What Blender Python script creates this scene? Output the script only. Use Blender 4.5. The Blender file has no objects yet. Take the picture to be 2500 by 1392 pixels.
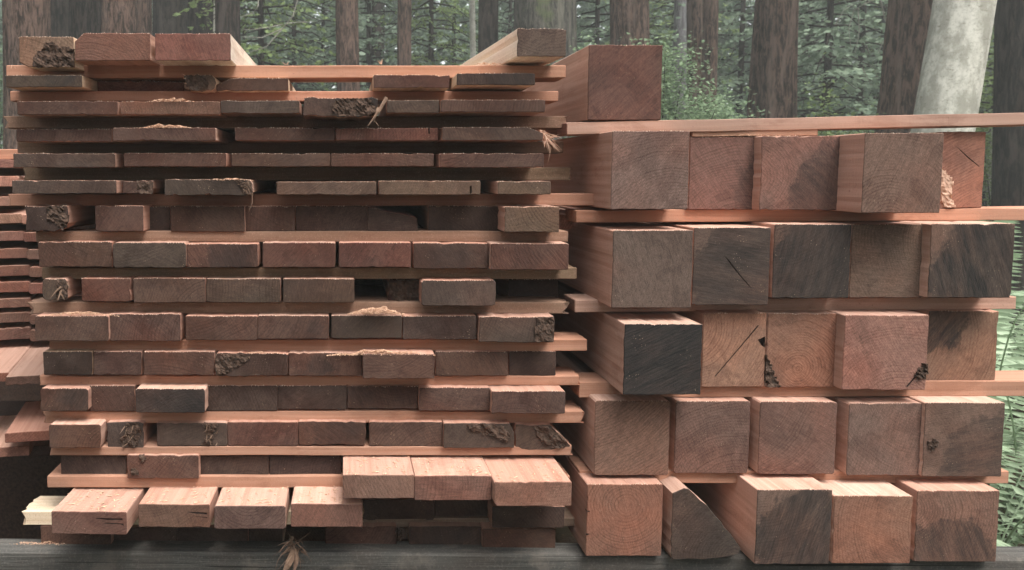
import bpy, bmesh, math, random
from mathutils import Vector, Matrix, noise

R = math.radians
random.seed(11)
scene = bpy.context.scene
COL = scene.collection

# ------------------------------------------------------------------ camera
F, PX, PY = 1850.0, 850.0, 550.0          # focal length and principal point, photo pixels
D, H, PITCH = 1.48, 1.50, R(4.0)          # distance to the stack face, eye height, tilt down
cam_d = bpy.data.cameras.new('camera')
cam = bpy.data.objects.new('camera', cam_d)
COL.objects.link(cam)
cam.location = (0, -D, H)
cam.rotation_euler = (R(90) - PITCH, 0, 0)
cam_d.sensor_width = 36.0
cam_d.lens = F / 2500.0 * 36.0
cam_d.shift_x = (1250.0 - PX) / 2500.0
cam_d.shift_y = -(696.0 - PY) / 2500.0
cam_d.clip_start = 0.02
cam_d.clip_end = 500.0
cam_d.dof.use_dof = True
cam_d.dof.focus_distance = 1.55
cam_d.dof.aperture_fstop = 10.0
scene.camera = cam

# ------------------------------------------------------------------ world, sun, exposure
SUN_EL, SUN_AZ = R(66), R(144)            # azimuth clockwise from +Y: front right of the stack
world = bpy.data.worlds.new('World')
scene.world = world
world.use_nodes = True
wn = world.node_tree
wn.nodes.clear()
sky = wn.nodes.new('ShaderNodeTexSky')
sky.sky_type = 'NISHITA'
sky.sun_disc = False
sky.sun_elevation = SUN_EL
sky.sun_rotation = SUN_AZ
sky.air_density = 1.0
sky.dust_density = 4.0
sky.ozone_density = 0.6
hs = wn.nodes.new('ShaderNodeHueSaturation')
hs.inputs['Saturation'].default_value = 0.22
bg = wn.nodes.new('ShaderNodeBackground')
bg.inputs['Strength'].default_value = 0.15
wo = wn.nodes.new('ShaderNodeOutputWorld')
wn.links.new(sky.outputs[0], hs.inputs['Color'])
wn.links.new(hs.outputs[0], bg.inputs['Color'])
wn.links.new(bg.outputs[0], wo.inputs['Surface'])

sun_d = bpy.data.lights.new('sun', 'SUN')
sun_d.energy = 1.5
sun_d.angle = R(34)
sun_d.color = (1.0, 0.95, 0.88)
sun = bpy.data.objects.new('sun', sun_d)
COL.objects.link(sun)
sdir = Vector((math.sin(SUN_AZ) * math.cos(SUN_EL), math.cos(SUN_AZ) * math.cos(SUN_EL), math.sin(SUN_EL)))
sun.rotation_euler = sdir.to_track_quat('Z', 'Y').to_euler()
sun.location = (4, -4, 8)

vs = scene.view_settings
vs.view_transform = 'Standard'
vs.look = 'None'
vs.gamma = 1.0
vs.use_curve_mapping = False
vs.exposure = 1.65
try:
    scene.cycles.use_denoising = True
    scene.cycles.max_bounces = 6
    scene.cycles.transparent_max_bounces = 8
except Exception:
    pass

# ------------------------------------------------------------------ helpers
SP, CP = math.sin(PITCH), math.cos(PITCH)


def at(px, py, Y):
    """Place point: where the line of sight through a photo pixel meets the upright plane y = Y."""
    r = (px - PX) / F
    u = (PY - py) / F
    dy = CP + u * SP
    t = (Y + D) / dy
    return Vector((r * t, Y, H + (-SP + u * CP) * t))


def tag(o, label=None, cat=None, group=None, kind=None):
    if label:
        o['label'] = label
    if cat:
        o['category'] = cat
    if group:
        o['group'] = group
    if kind:
        o['kind'] = kind
    return o


def link(name, me, parent=None, loc=None, rot=None):
    o = bpy.data.objects.new(name, me)
    COL.objects.link(o)
    if parent is not None:
        o.parent = parent
    if loc is not None:
        o.location = loc
    if rot is not None:
        o.rotation_euler = rot
    return o


def mesh(name, verts, faces, mats, midx=None, smooth=False):
    me = bpy.data.meshes.new(name)
    me.from_pydata([tuple(v) for v in verts], [], faces)
    for m in mats:
        me.materials.append(m)
    if midx:
        me.polygons.foreach_set('material_index', midx)
    if smooth:
        me.polygons.foreach_set('use_smooth', [True] * len(me.polygons))
    me.update()
    return me


# ------------------------------------------------------------------ materials
class NT:
    def __init__(self, name):
        self.m = bpy.data.materials.new(name)
        self.m.use_nodes = True
        self.t = self.m.node_tree
        self.t.nodes.clear()
        self.out = self.t.nodes.new('ShaderNodeOutputMaterial')

    def n(self, typ, **kw):
        nd = self.t.nodes.new(typ)
        for k, v in kw.items():
            setattr(nd, k, v)
        return nd

    def l(self, a, b):
        self.t.links.new(a, b)

    def val(self, x):
        return x

    def math(self, op, a, b=None, clamp=False):
        nd = self.n('ShaderNodeMath', operation=op, use_clamp=clamp)
        for i, x in enumerate((a, b)):
            if x is None:
                continue
            if isinstance(x, (int, float)):
                nd.inputs[i].default_value = x
            else:
                self.l(x, nd.inputs[i])
        return nd.outputs[0]

    def vmath(self, op, a, b=None):
        nd = self.n('ShaderNodeVectorMath', operation=op)
        for i, x in enumerate((a, b)):
            if x is None:
                continue
            if isinstance(x, (tuple, list)):
                nd.inputs[i].default_value = x
            else:
                self.l(x, nd.inputs[i])
        return nd

    def noise(self, vec, scale, detail=3.0, rough=0.55, dist=0.0):
        nd = self.n('ShaderNodeTexNoise')
        nd.inputs['Scale'].default_value = scale
        nd.inputs['Detail'].default_value = detail
        nd.inputs['Roughness'].default_value = rough
        nd.inputs['Distortion'].default_value = dist
        if vec is not None:
            self.l(vec, nd.inputs['Vector'])
        return nd.outputs['Fac']

    def maprange(self, x, a, b, c, d, smooth=False):
        nd = self.n('ShaderNodeMapRange')
        if smooth:
            nd.interpolation_type = 'SMOOTHSTEP'
        for i, v in enumerate((a, b, c, d)):
            nd.inputs[i + 1].default_value = v
        self.l(x, nd.inputs[0])
        return nd.outputs[0]

    def mix(self, fac, a, b, blend='MIX'):
        nd = self.n('ShaderNodeMix', data_type='RGBA', blend_type=blend)
        ins = [s for s in nd.inputs if s.enabled]
        fi, ai, bi = nd.inputs[0], nd.inputs[6], nd.inputs[7]
        for s, x in ((fi, fac), (ai, a), (bi, b)):
            if isinstance(x, (int, float)):
                s.default_value = x
            elif isinstance(x, (tuple, list)):
                s.default_value = (x[0], x[1], x[2], 1)
            else:
                self.l(x, s)
        return nd.outputs[2]

    def attr(self, name, typ='OBJECT'):
        return self.n('ShaderNodeAttribute', attribute_type=typ, attribute_name=name)

    def mapping(self, vec, scale=(1, 1, 1), rot=(0, 0, 0), loc=(0, 0, 0)):
        nd = self.n('ShaderNodeMapping')
        nd.inputs['Scale'].default_value = scale
        nd.inputs['Rotation'].default_value = rot
        nd.inputs['Location'].default_value = loc
        self.l(vec, nd.inputs['Vector'])
        return nd.outputs[0]

    def bump(self, h, strength, dist):
        nd = self.n('ShaderNodeBump')
        nd.inputs['Strength'].default_value = strength
        nd.inputs['Distance'].default_value = dist
        self.l(h, nd.inputs['Height'])
        return nd.outputs[0]

    def bsdf(self, color, rough=0.85, normal=None, spec=0.2, transl=None):
        b = self.n('ShaderNodeBsdfPrincipled')
        if isinstance(color, (tuple, list)):
            b.inputs['Base Color'].default_value = (*color, 1)
        else:
            self.l(color, b.inputs['Base Color'])
        if isinstance(rough, (int, float)):
            b.inputs['Roughness'].default_value = rough
        else:
            self.l(rough, b.inputs['Roughness'])
        b.inputs['Specular IOR Level'].default_value = spec
        if normal is not None:
            self.l(normal, b.inputs['Normal'])
        sh = b.outputs[0]
        if transl:
            t = self.n('ShaderNodeBsdfTranslucent')
            if isinstance(color, (tuple, list)):
                t.inputs['Color'].default_value = (*color, 1)
            else:
                self.l(color, t.inputs['Color'])
            mx = self.n('ShaderNodeMixShader')
            mx.inputs[0].default_value = transl
            self.l(sh, mx.inputs[1])
            self.l(t.outputs[0], mx.inputs[2])
            sh = mx.outputs[0]
        self.l(sh, self.out.inputs['Surface'])
        return self.m


def mat_end():
    """Sawn end grain: growth rings, slanting saw scratches, weather blotches, fungal staining, painted shade."""
    k = NT('end_grain')
    tc = k.n('ShaderNodeTexCoord').outputs['Object']
    seed = k.attr('seed').outputs['Fac']
    sv = k.n('ShaderNodeCombineXYZ')
    k.l(k.math('MULTIPLY', seed, 3.17), sv.inputs[0])
    k.l(k.math('MULTIPLY', seed, 1.31), sv.inputs[1])
    k.l(k.math('MULTIPLY', seed, 2.23), sv.inputs[2])
    p = k.vmath('ADD', tc, sv.outputs[0]).outputs[0]
    # growth rings round a heart point that differs per piece
    heart = k.attr('heart').outputs['Vector']
    d = k.vmath('SUBTRACT', tc, heart).outputs[0]
    d = k.vmath('MULTIPLY', d, (1, 0, 1)).outputs[0]
    r = k.vmath('LENGTH', d).outputs['Value']
    wob = k.noise(p, 9, 2, 0.5)
    r = k.math('ADD', r, k.math('MULTIPLY', wob, 0.03))
    r = k.math('ADD', r, k.math('MULTIPLY', k.noise(p, 85, 3, 0.6), 0.0035))
    ph = k.math('MULTIPLY', r, 1 / 0.0058)
    fr = k.math('FRACT', ph)
    line = k.math('MULTIPLY', k.maprange(fr, 0.35, 0.85, 0, 1, True), k.maprange(fr, 0.88, 1.0, 1, 0, True))
    wn_ = k.n('ShaderNodeTexWhiteNoise', noise_dimensions='1D')
    k.l(k.math('FLOOR', ph), wn_.inputs['W'])
    line = k.math('MULTIPLY', line, k.maprange(wn_.outputs['Value'], 0, 1, 0.25, 1))
    fade = k.maprange(k.noise(p, 14, 2), 0.36, 0.56, 0.3, 1, True)
    ring = k.math('MULTIPLY', k.math('MULTIPLY', line, fade), k.attr('rings').outputs['Fac'])
    # saw scratches, direction varies per piece
    vr = k.n('ShaderNodeVectorRotate', rotation_type='Y_AXIS')
    k.l(p, vr.inputs['Vector'])
    k.l(k.math('MULTIPLY', k.math('SINE', k.math('MULTIPLY', seed, 12.9)), 1.3), vr.inputs['Angle'])
    scr = k.noise(k.mapping(vr.outputs[0], (34, 60, 520)), 1.0, 5, 0.7, 0.25)
    blot = k.noise(p, 9, 4, 0.6, 0.4)
    mid = k.noise(p, 130, 5, 0.75)
    fine = k.noise(p, 900, 2, 0.6)
    tint = k.attr('tint').outputs['Color']
    grey = k.mix(0.3, tint, (0.11, 0.077, 0.063))
    c = k.mix(k.maprange(blot, 0.38, 0.64, 0, 1, True), tint, grey)
    c = k.mix(k.maprange(k.noise(p, 5, 2), 0.45, 0.7, 0, 0.6, True), c, k.mix(1.0, c, (1.25, 0.95, 0.85), 'MULTIPLY'))
    dk = k.noise(p, 11, 5, 0.62, 0.8)
    c = k.mix(k.maprange(dk, 0.5, 0.58, 0, 0.5, True), c, k.mix(1.0, c, (0.6, 0.57, 0.58), 'MULTIPLY'))
    c = k.mix(k.math('MULTIPLY', ring, 0.7), c, k.mix(1.0, c, (0.52, 0.45, 0.42), 'MULTIPLY'))
    lum = k.math('ADD', k.maprange(scr, 0.3, 0.7, 0.74, 1.26), k.maprange(mid, 0.3, 0.7, -0.22, 0.22))
    lum = k.math('ADD', lum, k.maprange(fine, 0.3, 0.7, -0.3, 0.34))
    gl = k.n('ShaderNodeCombineColor')
    for i in range(3):
        k.l(lum, gl.inputs[i])
    c = k.mix(1.0, c, gl.outputs[0], 'MULTIPLY')
    # blue-black staining, on two beams painted cast shade: own place and size per piece
    sp = k.attr('stain_shade_at').outputs['Vector']
    sd = k.vmath('SUBTRACT', tc, sp).outputs[0]
    sd = k.vmath('MULTIPLY', sd, (1, 0, 1)).outputs[0]
    sl = k.vmath('LENGTH', sd).outputs['Value']
    sl = k.math('ADD', sl, k.math('MULTIPLY', k.math('SUBTRACT', k.noise(p, 13, 6, 0.7, 0.6), 0.5), 0.13))
    rel = k.math('SUBTRACT', k.attr('stain_shade_r').outputs['Fac'], sl)
    sf = k.maprange(rel, -0.004, 0.012, 0, 1, True)
    sf = k.math('MULTIPLY', sf, k.attr('stain').outputs['Fac'])
    sf = k.math('MULTIPLY', sf, k.maprange(k.noise(k.mapping(vr.outputs[0], (9, 30, 60)), 1.0, 5, 0.7), 0.35, 0.62, 1.0, 0.5))
    blk = k.mix(k.maprange(scr, 0.4, 0.72, 0, 0.7), (0.011, 0.012, 0.012), (0.052, 0.043, 0.039))
    c = k.mix(sf, c, blk)
    # pale specks of sawdust caught on the face
    vo = k.n('ShaderNodeTexVoronoi')
    vo.inputs['Scale'].default_value = 210
    k.l(p, vo.inputs['Vector'])
    spk = k.math('MULTIPLY', k.maprange(vo.outputs['Distance'], 0.1, 0.2, 1, 0, True), k.maprange(k.noise(p, 30, 2), 0.58, 0.68, 0, 0.7, True))
    c = k.mix(spk, c, (0.34, 0.25, 0.18))
    h = k.math('ADD', k.math('MULTIPLY', scr, 0.4), k.math('ADD', k.math('MULTIPLY', fine, 0.35), k.math('MULTIPLY', ring, -0.12)))
    return k.bsdf(c, 0.9, k.bump(h, 0.55, 0.0022), 0.15)


def mat_side():
    """Sawn long grain: streaks along the piece, saw ripples, a little dust."""
    k = NT('sawn_grain')
    tc = k.n('ShaderNodeTexCoord').outputs['Object']
    seed = k.attr('seed').outputs['Fac']
    sv = k.n('ShaderNodeCombineXYZ')
    for i, f in enumerate((2.1, 5.7, 3.3)):
        k.l(k.math('MULTIPLY', seed, f), sv.inputs[i])
    p = k.vmath('ADD', tc, sv.outputs[0]).outputs[0]
    side = k.attr('side').outputs['Color']
    g1 = k.noise(k.mapping(p, (110, 2.2, 110)), 1.0, 5, 0.6, 0.5)
    g2 = k.noise(k.mapping(p, (38, 1.0, 38)), 1.0, 3, 0.5, 1.2)
    saw = k.noise(k.mapping(p, (9, 190, 60), (0, 0, 0.35)), 1.0, 2, 0.5)
    big = k.noise(p, 3.5, 3)
    dust = k.noise(p, 420, 3, 0.7)
    c = k.mix(k.maprange(g1, 0.3, 0.7, 0, 1), k.mix(1.0, side, (0.8, 0.73, 0.68), 'MULTIPLY'), k.mix(1.0, side, (1.06, 1.05, 1.04), 'MULTIPLY'))
    c = k.mix(k.maprange(g2, 0.5, 0.66, 0, 0.45, True), c, k.mix(1.0, c, (0.82, 0.73, 0.68), 'MULTIPLY'))
    c = k.mix(k.maprange(big, 0.48, 0.68, 0, 0.55, True), c, k.mix(1.0, c, (0.86, 0.9, 0.92), 'MULTIPLY'))
    c = k.mix(k.maprange(dust, 0.54, 0.64, 0, 0.55, True), c, (0.36, 0.22, 0.16))
    c = k.mix(k.maprange(k.noise(p, 130, 3, 0.7), 0.66, 0.74, 0, 0.6, True), c, (0.16, 0.09, 0.07))
    ws = k.noise(k.mapping(p, (16, 5, 16)), 1.0, 6, 0.7, 0.5)
    c = k.mix(k.maprange(ws, 0.52, 0.64, 0, 0.45, True), c, k.mix(1.0, c, (0.62, 0.55, 0.52), 'MULTIPLY'))
    h = k.math('ADD', k.math('MULTIPLY', g1, 0.5), k.math('ADD', k.math('MULTIPLY', saw, 0.4), k.math('MULTIPLY', dust, 0.4)))
    return k.bsdf(c, 0.88, k.bump(h, 0.5, 0.002), 0.15)


def mat_flat(name, a, b, scale=60, rough=0.9, bump=0.4, dist=0.003, transl=None, stretch=(1, 1, 1), island=0.0):
    k = NT(name)
    tc = k.n('ShaderNodeTexCoord').outputs['Object']
    v = k.mapping(tc, stretch)
    f = k.noise(v, scale, 5, 0.6)
    fac = k.maprange(f, 0.3, 0.7, 0, 1)
    if island:
        ri = k.n('ShaderNodeNewGeometry').outputs['Random Per Island']
        fac = k.math('ADD', k.math('MULTIPLY', fac, 1 - island), k.math('MULTIPLY', ri, island), True)
    c = k.mix(fac, a, b)
    nrm = k.bump(f, bump, dist) if bump else None
    return k.bsdf(c, rough, nrm, 0.15, transl)


def mat_bark(name, a, b, c2, ridge=1.0, moss=0.0):
    k = NT(name)
    tc = k.n('ShaderNodeTexCoord').outputs['Object']
    oi = k.n('ShaderNodeObjectInfo').outputs['Random']
    sv = k.n('ShaderNodeCombineXYZ')
    k.l(k.math('MULTIPLY', oi, 40), sv.inputs[2])
    p = k.vmath('ADD', tc, sv.outputs[0]).outputs[0]
    g = k.noise(k.mapping(p, (30, 30, 6.5)), 1.0, 6, 0.72, 0.5)
    g2 = k.noise(k.mapping(p, (9, 9, 1.0)), 1.0, 4, 0.6, 0.4)
    c = k.mix(k.maprange(g, 0.4, 0.6, 0, 1, True), a, b)
    c = k.mix(k.maprange(g2, 0.5, 0.68, 0, 0.7, True), c, c2)
    if moss:
        mo = k.noise(p, 3.0, 4, 0.6)
        c = k.mix(k.maprange(mo, 0.5, 0.66, 0, moss, True), c, (0.10, 0.12, 0.055))
    return k.bsdf(c, 0.95, k.bump(g, 0.8 * ridge, 0.03), 0.1)


def mat_birch():
    k = NT('pale_bark')
    tc = k.n('ShaderNodeTexCoord').outputs['Object']
    g = k.noise(k.mapping(tc, (6, 6, 3.5)), 1.0, 6, 0.7)
    sp = k.noise(k.mapping(tc, (12, 12, 26)), 1.0, 6, 0.75)
    lc = k.noise(tc, 45, 5, 0.75)
    c = k.mix(k.maprange(g, 0.40, 0.62, 0, 1, True), (0.30, 0.29, 0.245), (0.56, 0.545, 0.48))
    c = k.mix(k.maprange(sp, 0.58, 0.66, 0, 0.75, True), c, (0.17, 0.16, 0.12))
    c = k.mix(k.maprange(lc, 0.5, 0.66, 0, 0.6, True), c, (0.24, 0.235, 0.19))
    return k.bsdf(c, 0.85, k.bump(g, 0.3, 0.01), 0.2)


def mat_ground():
    k = NT('forest_litter')
    tc = k.n('ShaderNodeTexCoord').outputs['Object']
    a = k.noise(tc, 1.2, 5, 0.6)
    b = k.noise(tc, 38, 5, 0.7)
    c = k.mix(k.maprange(a, 0.35, 0.65, 0, 1, True), (0.055, 0.036, 0.024), (0.035, 0.04, 0.02))
    c = k.mix(k.maprange(b, 0.52, 0.7, 0, 0.8, True), c, (0.14, 0.085, 0.05))
    return k.bsdf(c, 0.95, k.bump(b, 0.8, 0.03), 0.1)


def mat_grey():
    """Weathered grey sill timber, dusted along its upper edge."""
    k = NT('weathered_timber')
    tc = k.n('ShaderNodeTexCoord').outputs['Object']
    g = k.noise(k.mapping(tc, (120, 3.5, 120)), 1.0, 7, 0.75, 0.3)
    b = k.noise(tc, 6, 4, 0.6)
    f = k.noise(tc, 240, 3, 0.7)
    c = k.mix(k.maprange(g, 0.3, 0.7, 0, 1), (0.036, 0.036, 0.034), (0.115, 0.11, 0.10))
    c = k.mix(k.maprange(b, 0.45, 0.65, 0, 0.6, True), c, (0.085, 0.07, 0.06))
    c = k.mix(k.maprange(f, 0.52, 0.66, 0, 0.45, True), c, (0.17, 0.155, 0.14))
    dr = k.noise(k.mapping(tc, (30, 10, 8)), 1.0, 6, 0.7)
    c = k.mix(k.maprange(dr, 0.52, 0.66, 0, 0.7, True), c, (0.16, 0.14, 0.12))
    ck = k.noise(k.mapping(tc, (150, 1.2, 150)), 1.0, 2, 0.5)
    c = k.mix(k.maprange(ck, 0.64, 0.68, 0, 0.85, True), c, (0.012, 0.011, 0.01))
    return k.bsdf(c, 0.9, k.bump(g, 0.6, 0.005), 0.2)


M_END, M_SIDE = mat_end(), mat_side()
M_GREY = mat_grey()
M_ROT = mat_flat('rotted_wood', (0.028, 0.019, 0.015), (0.105, 0.066, 0.048), 160, 0.95, 0.9, 0.006)
M_BARK_SCRAP = mat_flat('bark_fibre', (0.08, 0.048, 0.036), (0.22, 0.145, 0.10), 90, 0.95, 0.6, 0.003, None, (1, 1, 1), 0.5)
M_DUST = mat_flat('sawdust', (0.40, 0.22, 0.14), (0.66, 0.45, 0.32), 300, 0.95, 0, 0.001, None, (1, 1, 1), 0.8)
M_FIBRE = mat_flat('torn_fibre', (0.52, 0.28, 0.19), (0.75, 0.55, 0.42), 80, 0.9, 0, 0.001, 0.35, (1, 1, 1), 0.6)
M_FUZZ = mat_flat('sawn_fuzz', (0.60, 0.43, 0.34), (0.84, 0.72, 0.6), 80, 0.9, 0, 0.001, 0.5, (1, 1, 1), 0.7)  # paler than torn fibre: rim light on top edges is painted in
M_CRACK = mat_flat('split', (0.025, 0.016, 0.012), (0.07, 0.042, 0.032), 120, 0.95, 0.3)
M_GROUND = mat_ground()
M_BARK_RED = mat_bark('redwood_bark', (0.018, 0.012, 0.009), (0.125, 0.08, 0.062), (0.17, 0.12, 0.098))
M_BARK_DARK = mat_bark('dark_shaded_bark', (0.008, 0.007, 0.006), (0.05, 0.038, 0.032), (0.075, 0.06, 0.052))  # dark trunks: their forest shade is put into the bark colour
M_BARK_MOSS = mat_bark('mossy_bark', (0.03, 0.03, 0.026), (0.11, 0.1, 0.085), (0.16, 0.15, 0.12), 1.0, 0.7)
M_BARK_GREY = mat_bark('grey_bark', (0.1, 0.095, 0.1), (0.22, 0.21, 0.22), (0.28, 0.27, 0.27), 0.5)
M_BIRCH = mat_birch()
M_TWIG = mat_flat('dead_twig', (0.20, 0.19, 0.16), (0.34, 0.33, 0.28), 30, 0.9, 0.2)
M_LEAF_A = mat_flat('conifer_leaf', (0.10, 0.15, 0.105), (0.27, 0.345, 0.24), 1.2, 0.7, 0, 0.001, 0.35, (1, 1, 1), 0.6)
M_LEAF_B = mat_flat('yellow_green_leaf', (0.11, 0.165, 0.065), (0.27, 0.35, 0.14), 1.2, 0.7, 0, 0.001, 0.4, (1, 1, 1), 0.6)
M_LEAF_C = mat_flat('shrub_leaf', (0.10, 0.16, 0.09), (0.28, 0.37, 0.22), 2.0, 0.5, 0, 0.001, 0.4, (1, 1, 1), 0.7)
M_LEAF_FAR = mat_flat('far_leaf', (0.12, 0.17, 0.13), (0.30, 0.37, 0.28), 0.6, 0.8, 0, 0.001, 0.3, (1, 1, 1), 0.6)
M_FERN = mat_flat('fern_leaf', (0.13, 0.21, 0.11), (0.42, 0.52, 0.36), 3.0, 0.5, 0, 0.001, 0.35, (1, 1, 1), 0.5)

# ------------------------------------------------------------------ sawn pieces
TONES = {  # end-grain colours seen in the pile
    'b': (0.150, 0.086, 0.066), 'd': (0.092, 0.060, 0.050), 'g': (0.142, 0.106, 0.086),
    'r': (0.195, 0.098, 0.075), 't': (0.240, 0.165, 0.120), 'p': (0.300, 0.170, 0.125), 'k': (0.060, 0.052, 0.048)}
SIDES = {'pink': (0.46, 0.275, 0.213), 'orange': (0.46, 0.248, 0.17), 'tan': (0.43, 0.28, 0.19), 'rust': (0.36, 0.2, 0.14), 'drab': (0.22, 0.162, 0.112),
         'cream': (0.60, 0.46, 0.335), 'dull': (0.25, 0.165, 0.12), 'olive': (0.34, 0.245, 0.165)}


def rect_loop(x0, z0, x1, z1, rad=0.0016, jit=0.0004, step=0.013, cuts=None, rng=random):
    """Counter-clockwise outline of a sawn end, slightly uneven. cuts: corner -> (dx, dz) sawn or wane corners."""
    cuts = cuts or {}
    cs = [('bl', x0, z0), ('br', x1, z0), ('tr', x1, z1), ('tl', x0, z1)]
    pts = []
    for nm, cx, cz in cs:
        sx = 1 if 'l' in nm else -1
        sz = 1 if 'b' in nm else -1
        dx, dz = cuts.get(nm, (rad, rad))
        a = (cx, cz + sz * dz)
        b = (cx + sx * dx, cz)
        pr = [a, b] if nm in ('bl', 'tr') else [b, a]
        pts += pr
    return jag(pts, jit, step, rng)


def jag(pts, jit, step, rng=random):
    out = []
    ph_a, ph_b = jit * .5, rng.uniform(0, 6)
    n = len(pts)
    for i in range(n):
        (ax, az), (bx, bz) = pts[i], pts[(i + 1) % n]
        ln = math.hypot(bx - ax, bz - az)
        m = max(1, int(ln / step))
        nx, nz = (bz - az) / (ln + 1e-9), -(bx - ax) / (ln + 1e-9)
        for j in range(m):
            t = j / m
            e = rng.uniform(-jit, jit) if ln > step * 0.9 else 0
            e += ph_a * math.sin(t * ln * 38 + ph_b + i) if ln > .03 else 0
            if rng.random() < .05 and ln > .03 and jit > .0003:
                e -= rng.uniform(.0008, .0024)
            out.append((ax + (bx - ax) * t + nx * e, az + (bz - az) * t + nz * e))
    return out


def prism(name, loop, ys, mats=(None, None), bev=0.0012, endjit=0.0, warp=0.0, rng=random):
    """Prism along local +Y with a bevelled front end. Slot 0 end grain, slot 1 long grain."""
    n = len(loop)
    cx = sum(p[0] for p in loop) / n
    cz = sum(p[1] for p in loop) / n
    w = max(p[0] for p in loop) - min(p[0] for p in loop)
    h = max(p[1] for p in loop) - min(p[1] for p in loop)
    fx, fz = 1 - 2 * bev / w, 1 - 2 * bev / h
    verts, faces, mi = [], [], []
    rings = [[(cx + (x - cx) * fx, ys[0], cz + (z - cz) * fz) for x, z in loop]]
    for k, y in enumerate(ys):
        dx = rng.uniform(-warp, warp) if 0 < k < len(ys) - 1 else 0
        dz = rng.uniform(-warp, warp) if 0 < k < len(ys) - 1 else 0
        rings.append([(x + dx, y + (bev if k == 0 else 0), z + dz) for x, z in loop])
    rings.append([(cx + (x - cx) * fx, ys[-1] + bev, cz + (z - cz) * fz) for x, z in loop])
    if endjit:
        for r_, s in ((0, -1), (1, -1), (len(rings) - 2, 1), (len(rings) - 1, 1)):
            rr = random.Random(int(abs(loop[0][0]) * 1e5) + (r_ > 1))
            rings[r_] = [(x, y + s * rr.uniform(-endjit, endjit), z) for x, y, z in rings[r_]]
    for r_ in rings:
        verts += r_
    faces.append(tuple(range(n)))
    mi.append(0)
    nr = len(rings)
    for k in range(nr - 1):
        for i in range(n):
            j = (i + 1) % n
            faces.append((k * n + i, (k + 1) * n + i, (k + 1) * n + j, k * n + j))
            mi.append(0 if k in (0, nr - 2) else 1)
    faces.append(tuple((nr - 1) * n + i for i in reversed(range(n))))
    mi.append(0)
    return mesh(name, verts, faces, mats, mi)


SEED = [0]


def wood_props(o, tint, side, w=0.15, h=0.05, rings=1.0, heart=None, stain=0.0, stain_shade_at=(0, 0, 0), stain_shade_r=0.05):
    SEED[0] += 1
    rg = random.Random(SEED[0] * 7 + 3)
    j = rg.uniform(0.86, 1.16)
    o['tint'] = [c * j * f * rg.uniform(0.97, 1.03) for c, f in zip(tint, (1.04, .97, .94))]
    j, hu = rg.uniform(0.82, 1.1), rg.uniform(-.08, .1)
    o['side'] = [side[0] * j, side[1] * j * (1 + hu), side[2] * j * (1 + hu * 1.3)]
    o['seed'] = float(SEED[0]) * 0.618
    if heart is None:
        a = rg.uniform(0, 6.28)
        rr = rg.uniform(0.6, 1.5) * max(w, 0.12)
        heart = (math.cos(a) * rr, 0, h / 2 + math.sin(a) * rr)
    o['heart'] = [float(c) for c in heart]
    o['rings'] = float(rings)
    o['stain'] = float(stain)
    o['stain_shade_at'] = [float(c) for c in stain_shade_at]
    o['stain_shade_r'] = float(stain_shade_r)


def piece(name, x0, y0, x1, y1, Y, tone='b', side='pink', L=2.6, yaw=0.0, roll=0.0, cuts=None, poly=None,
          jit=0.0005, rad=0.0016, stain=None, rings=None, slits=None, heart=None, mul=1.0):
    """A board or beam whose near end fills the given photo rectangle when standing at depth Y."""
    ym, xm = (y0 + y1) / 2, (x0 + x1) / 2
    X0, X1 = at(x0, ym, Y).x, at(x1, ym, Y).x
    Z1, Z0 = at(xm, y0, Y).z, at(xm, y1, Y).z
    w, h = X1 - X0, Z1 - Z0
    rg = random.Random(int(x0 * 31 + y0 * 17))
    s = w / (x1 - x0)
    if poly:
        pts = [((px - xm) * s, (y1 - py) * s) for px, py in poly]
        loop = jag(pts, jit, 0.013, rg)
    else:
        cw = {k: (a * s, b * s) for k, (a, b) in (cuts or {}).items()}
        loop = rect_loop(-w / 2, 0, w / 2, h, rad, jit, 0.009, cw, rg)
    me = prism(name, loop, [0.0, L], (M_END, M_SIDE))
    o = link(name, me, None, ((X0 + X1) / 2, Y, Z0), (0, roll, yaw))
    sd = SIDES[side] if isinstance(side, str) else side
    kw = {}
    if stain:
        amt, sx, sy, sr = stain
        kw = dict(stain=amt, stain_shade_at=((sx - xm) * s, 0, (y1 - sy) * s), stain_shade_r=sr * s)
    hv = None if heart is None else ((heart[0] - xm) * s, 0, (y1 - heart[1]) * s)
    tn = TONES[tone] if isinstance(tone, str) else tone
    wood_props(o, tuple(c * mul for c in tn), sd, w, h, rings if rings is not None else rg.choice((0.4, 0.7, 1.0, 1.0)), hv, **kw)
    if slits:
        cut_slits(o, [[((px - xm) * s, (y1 - py) * s) for px, py in sl] for sl in slits])
    return o


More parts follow.
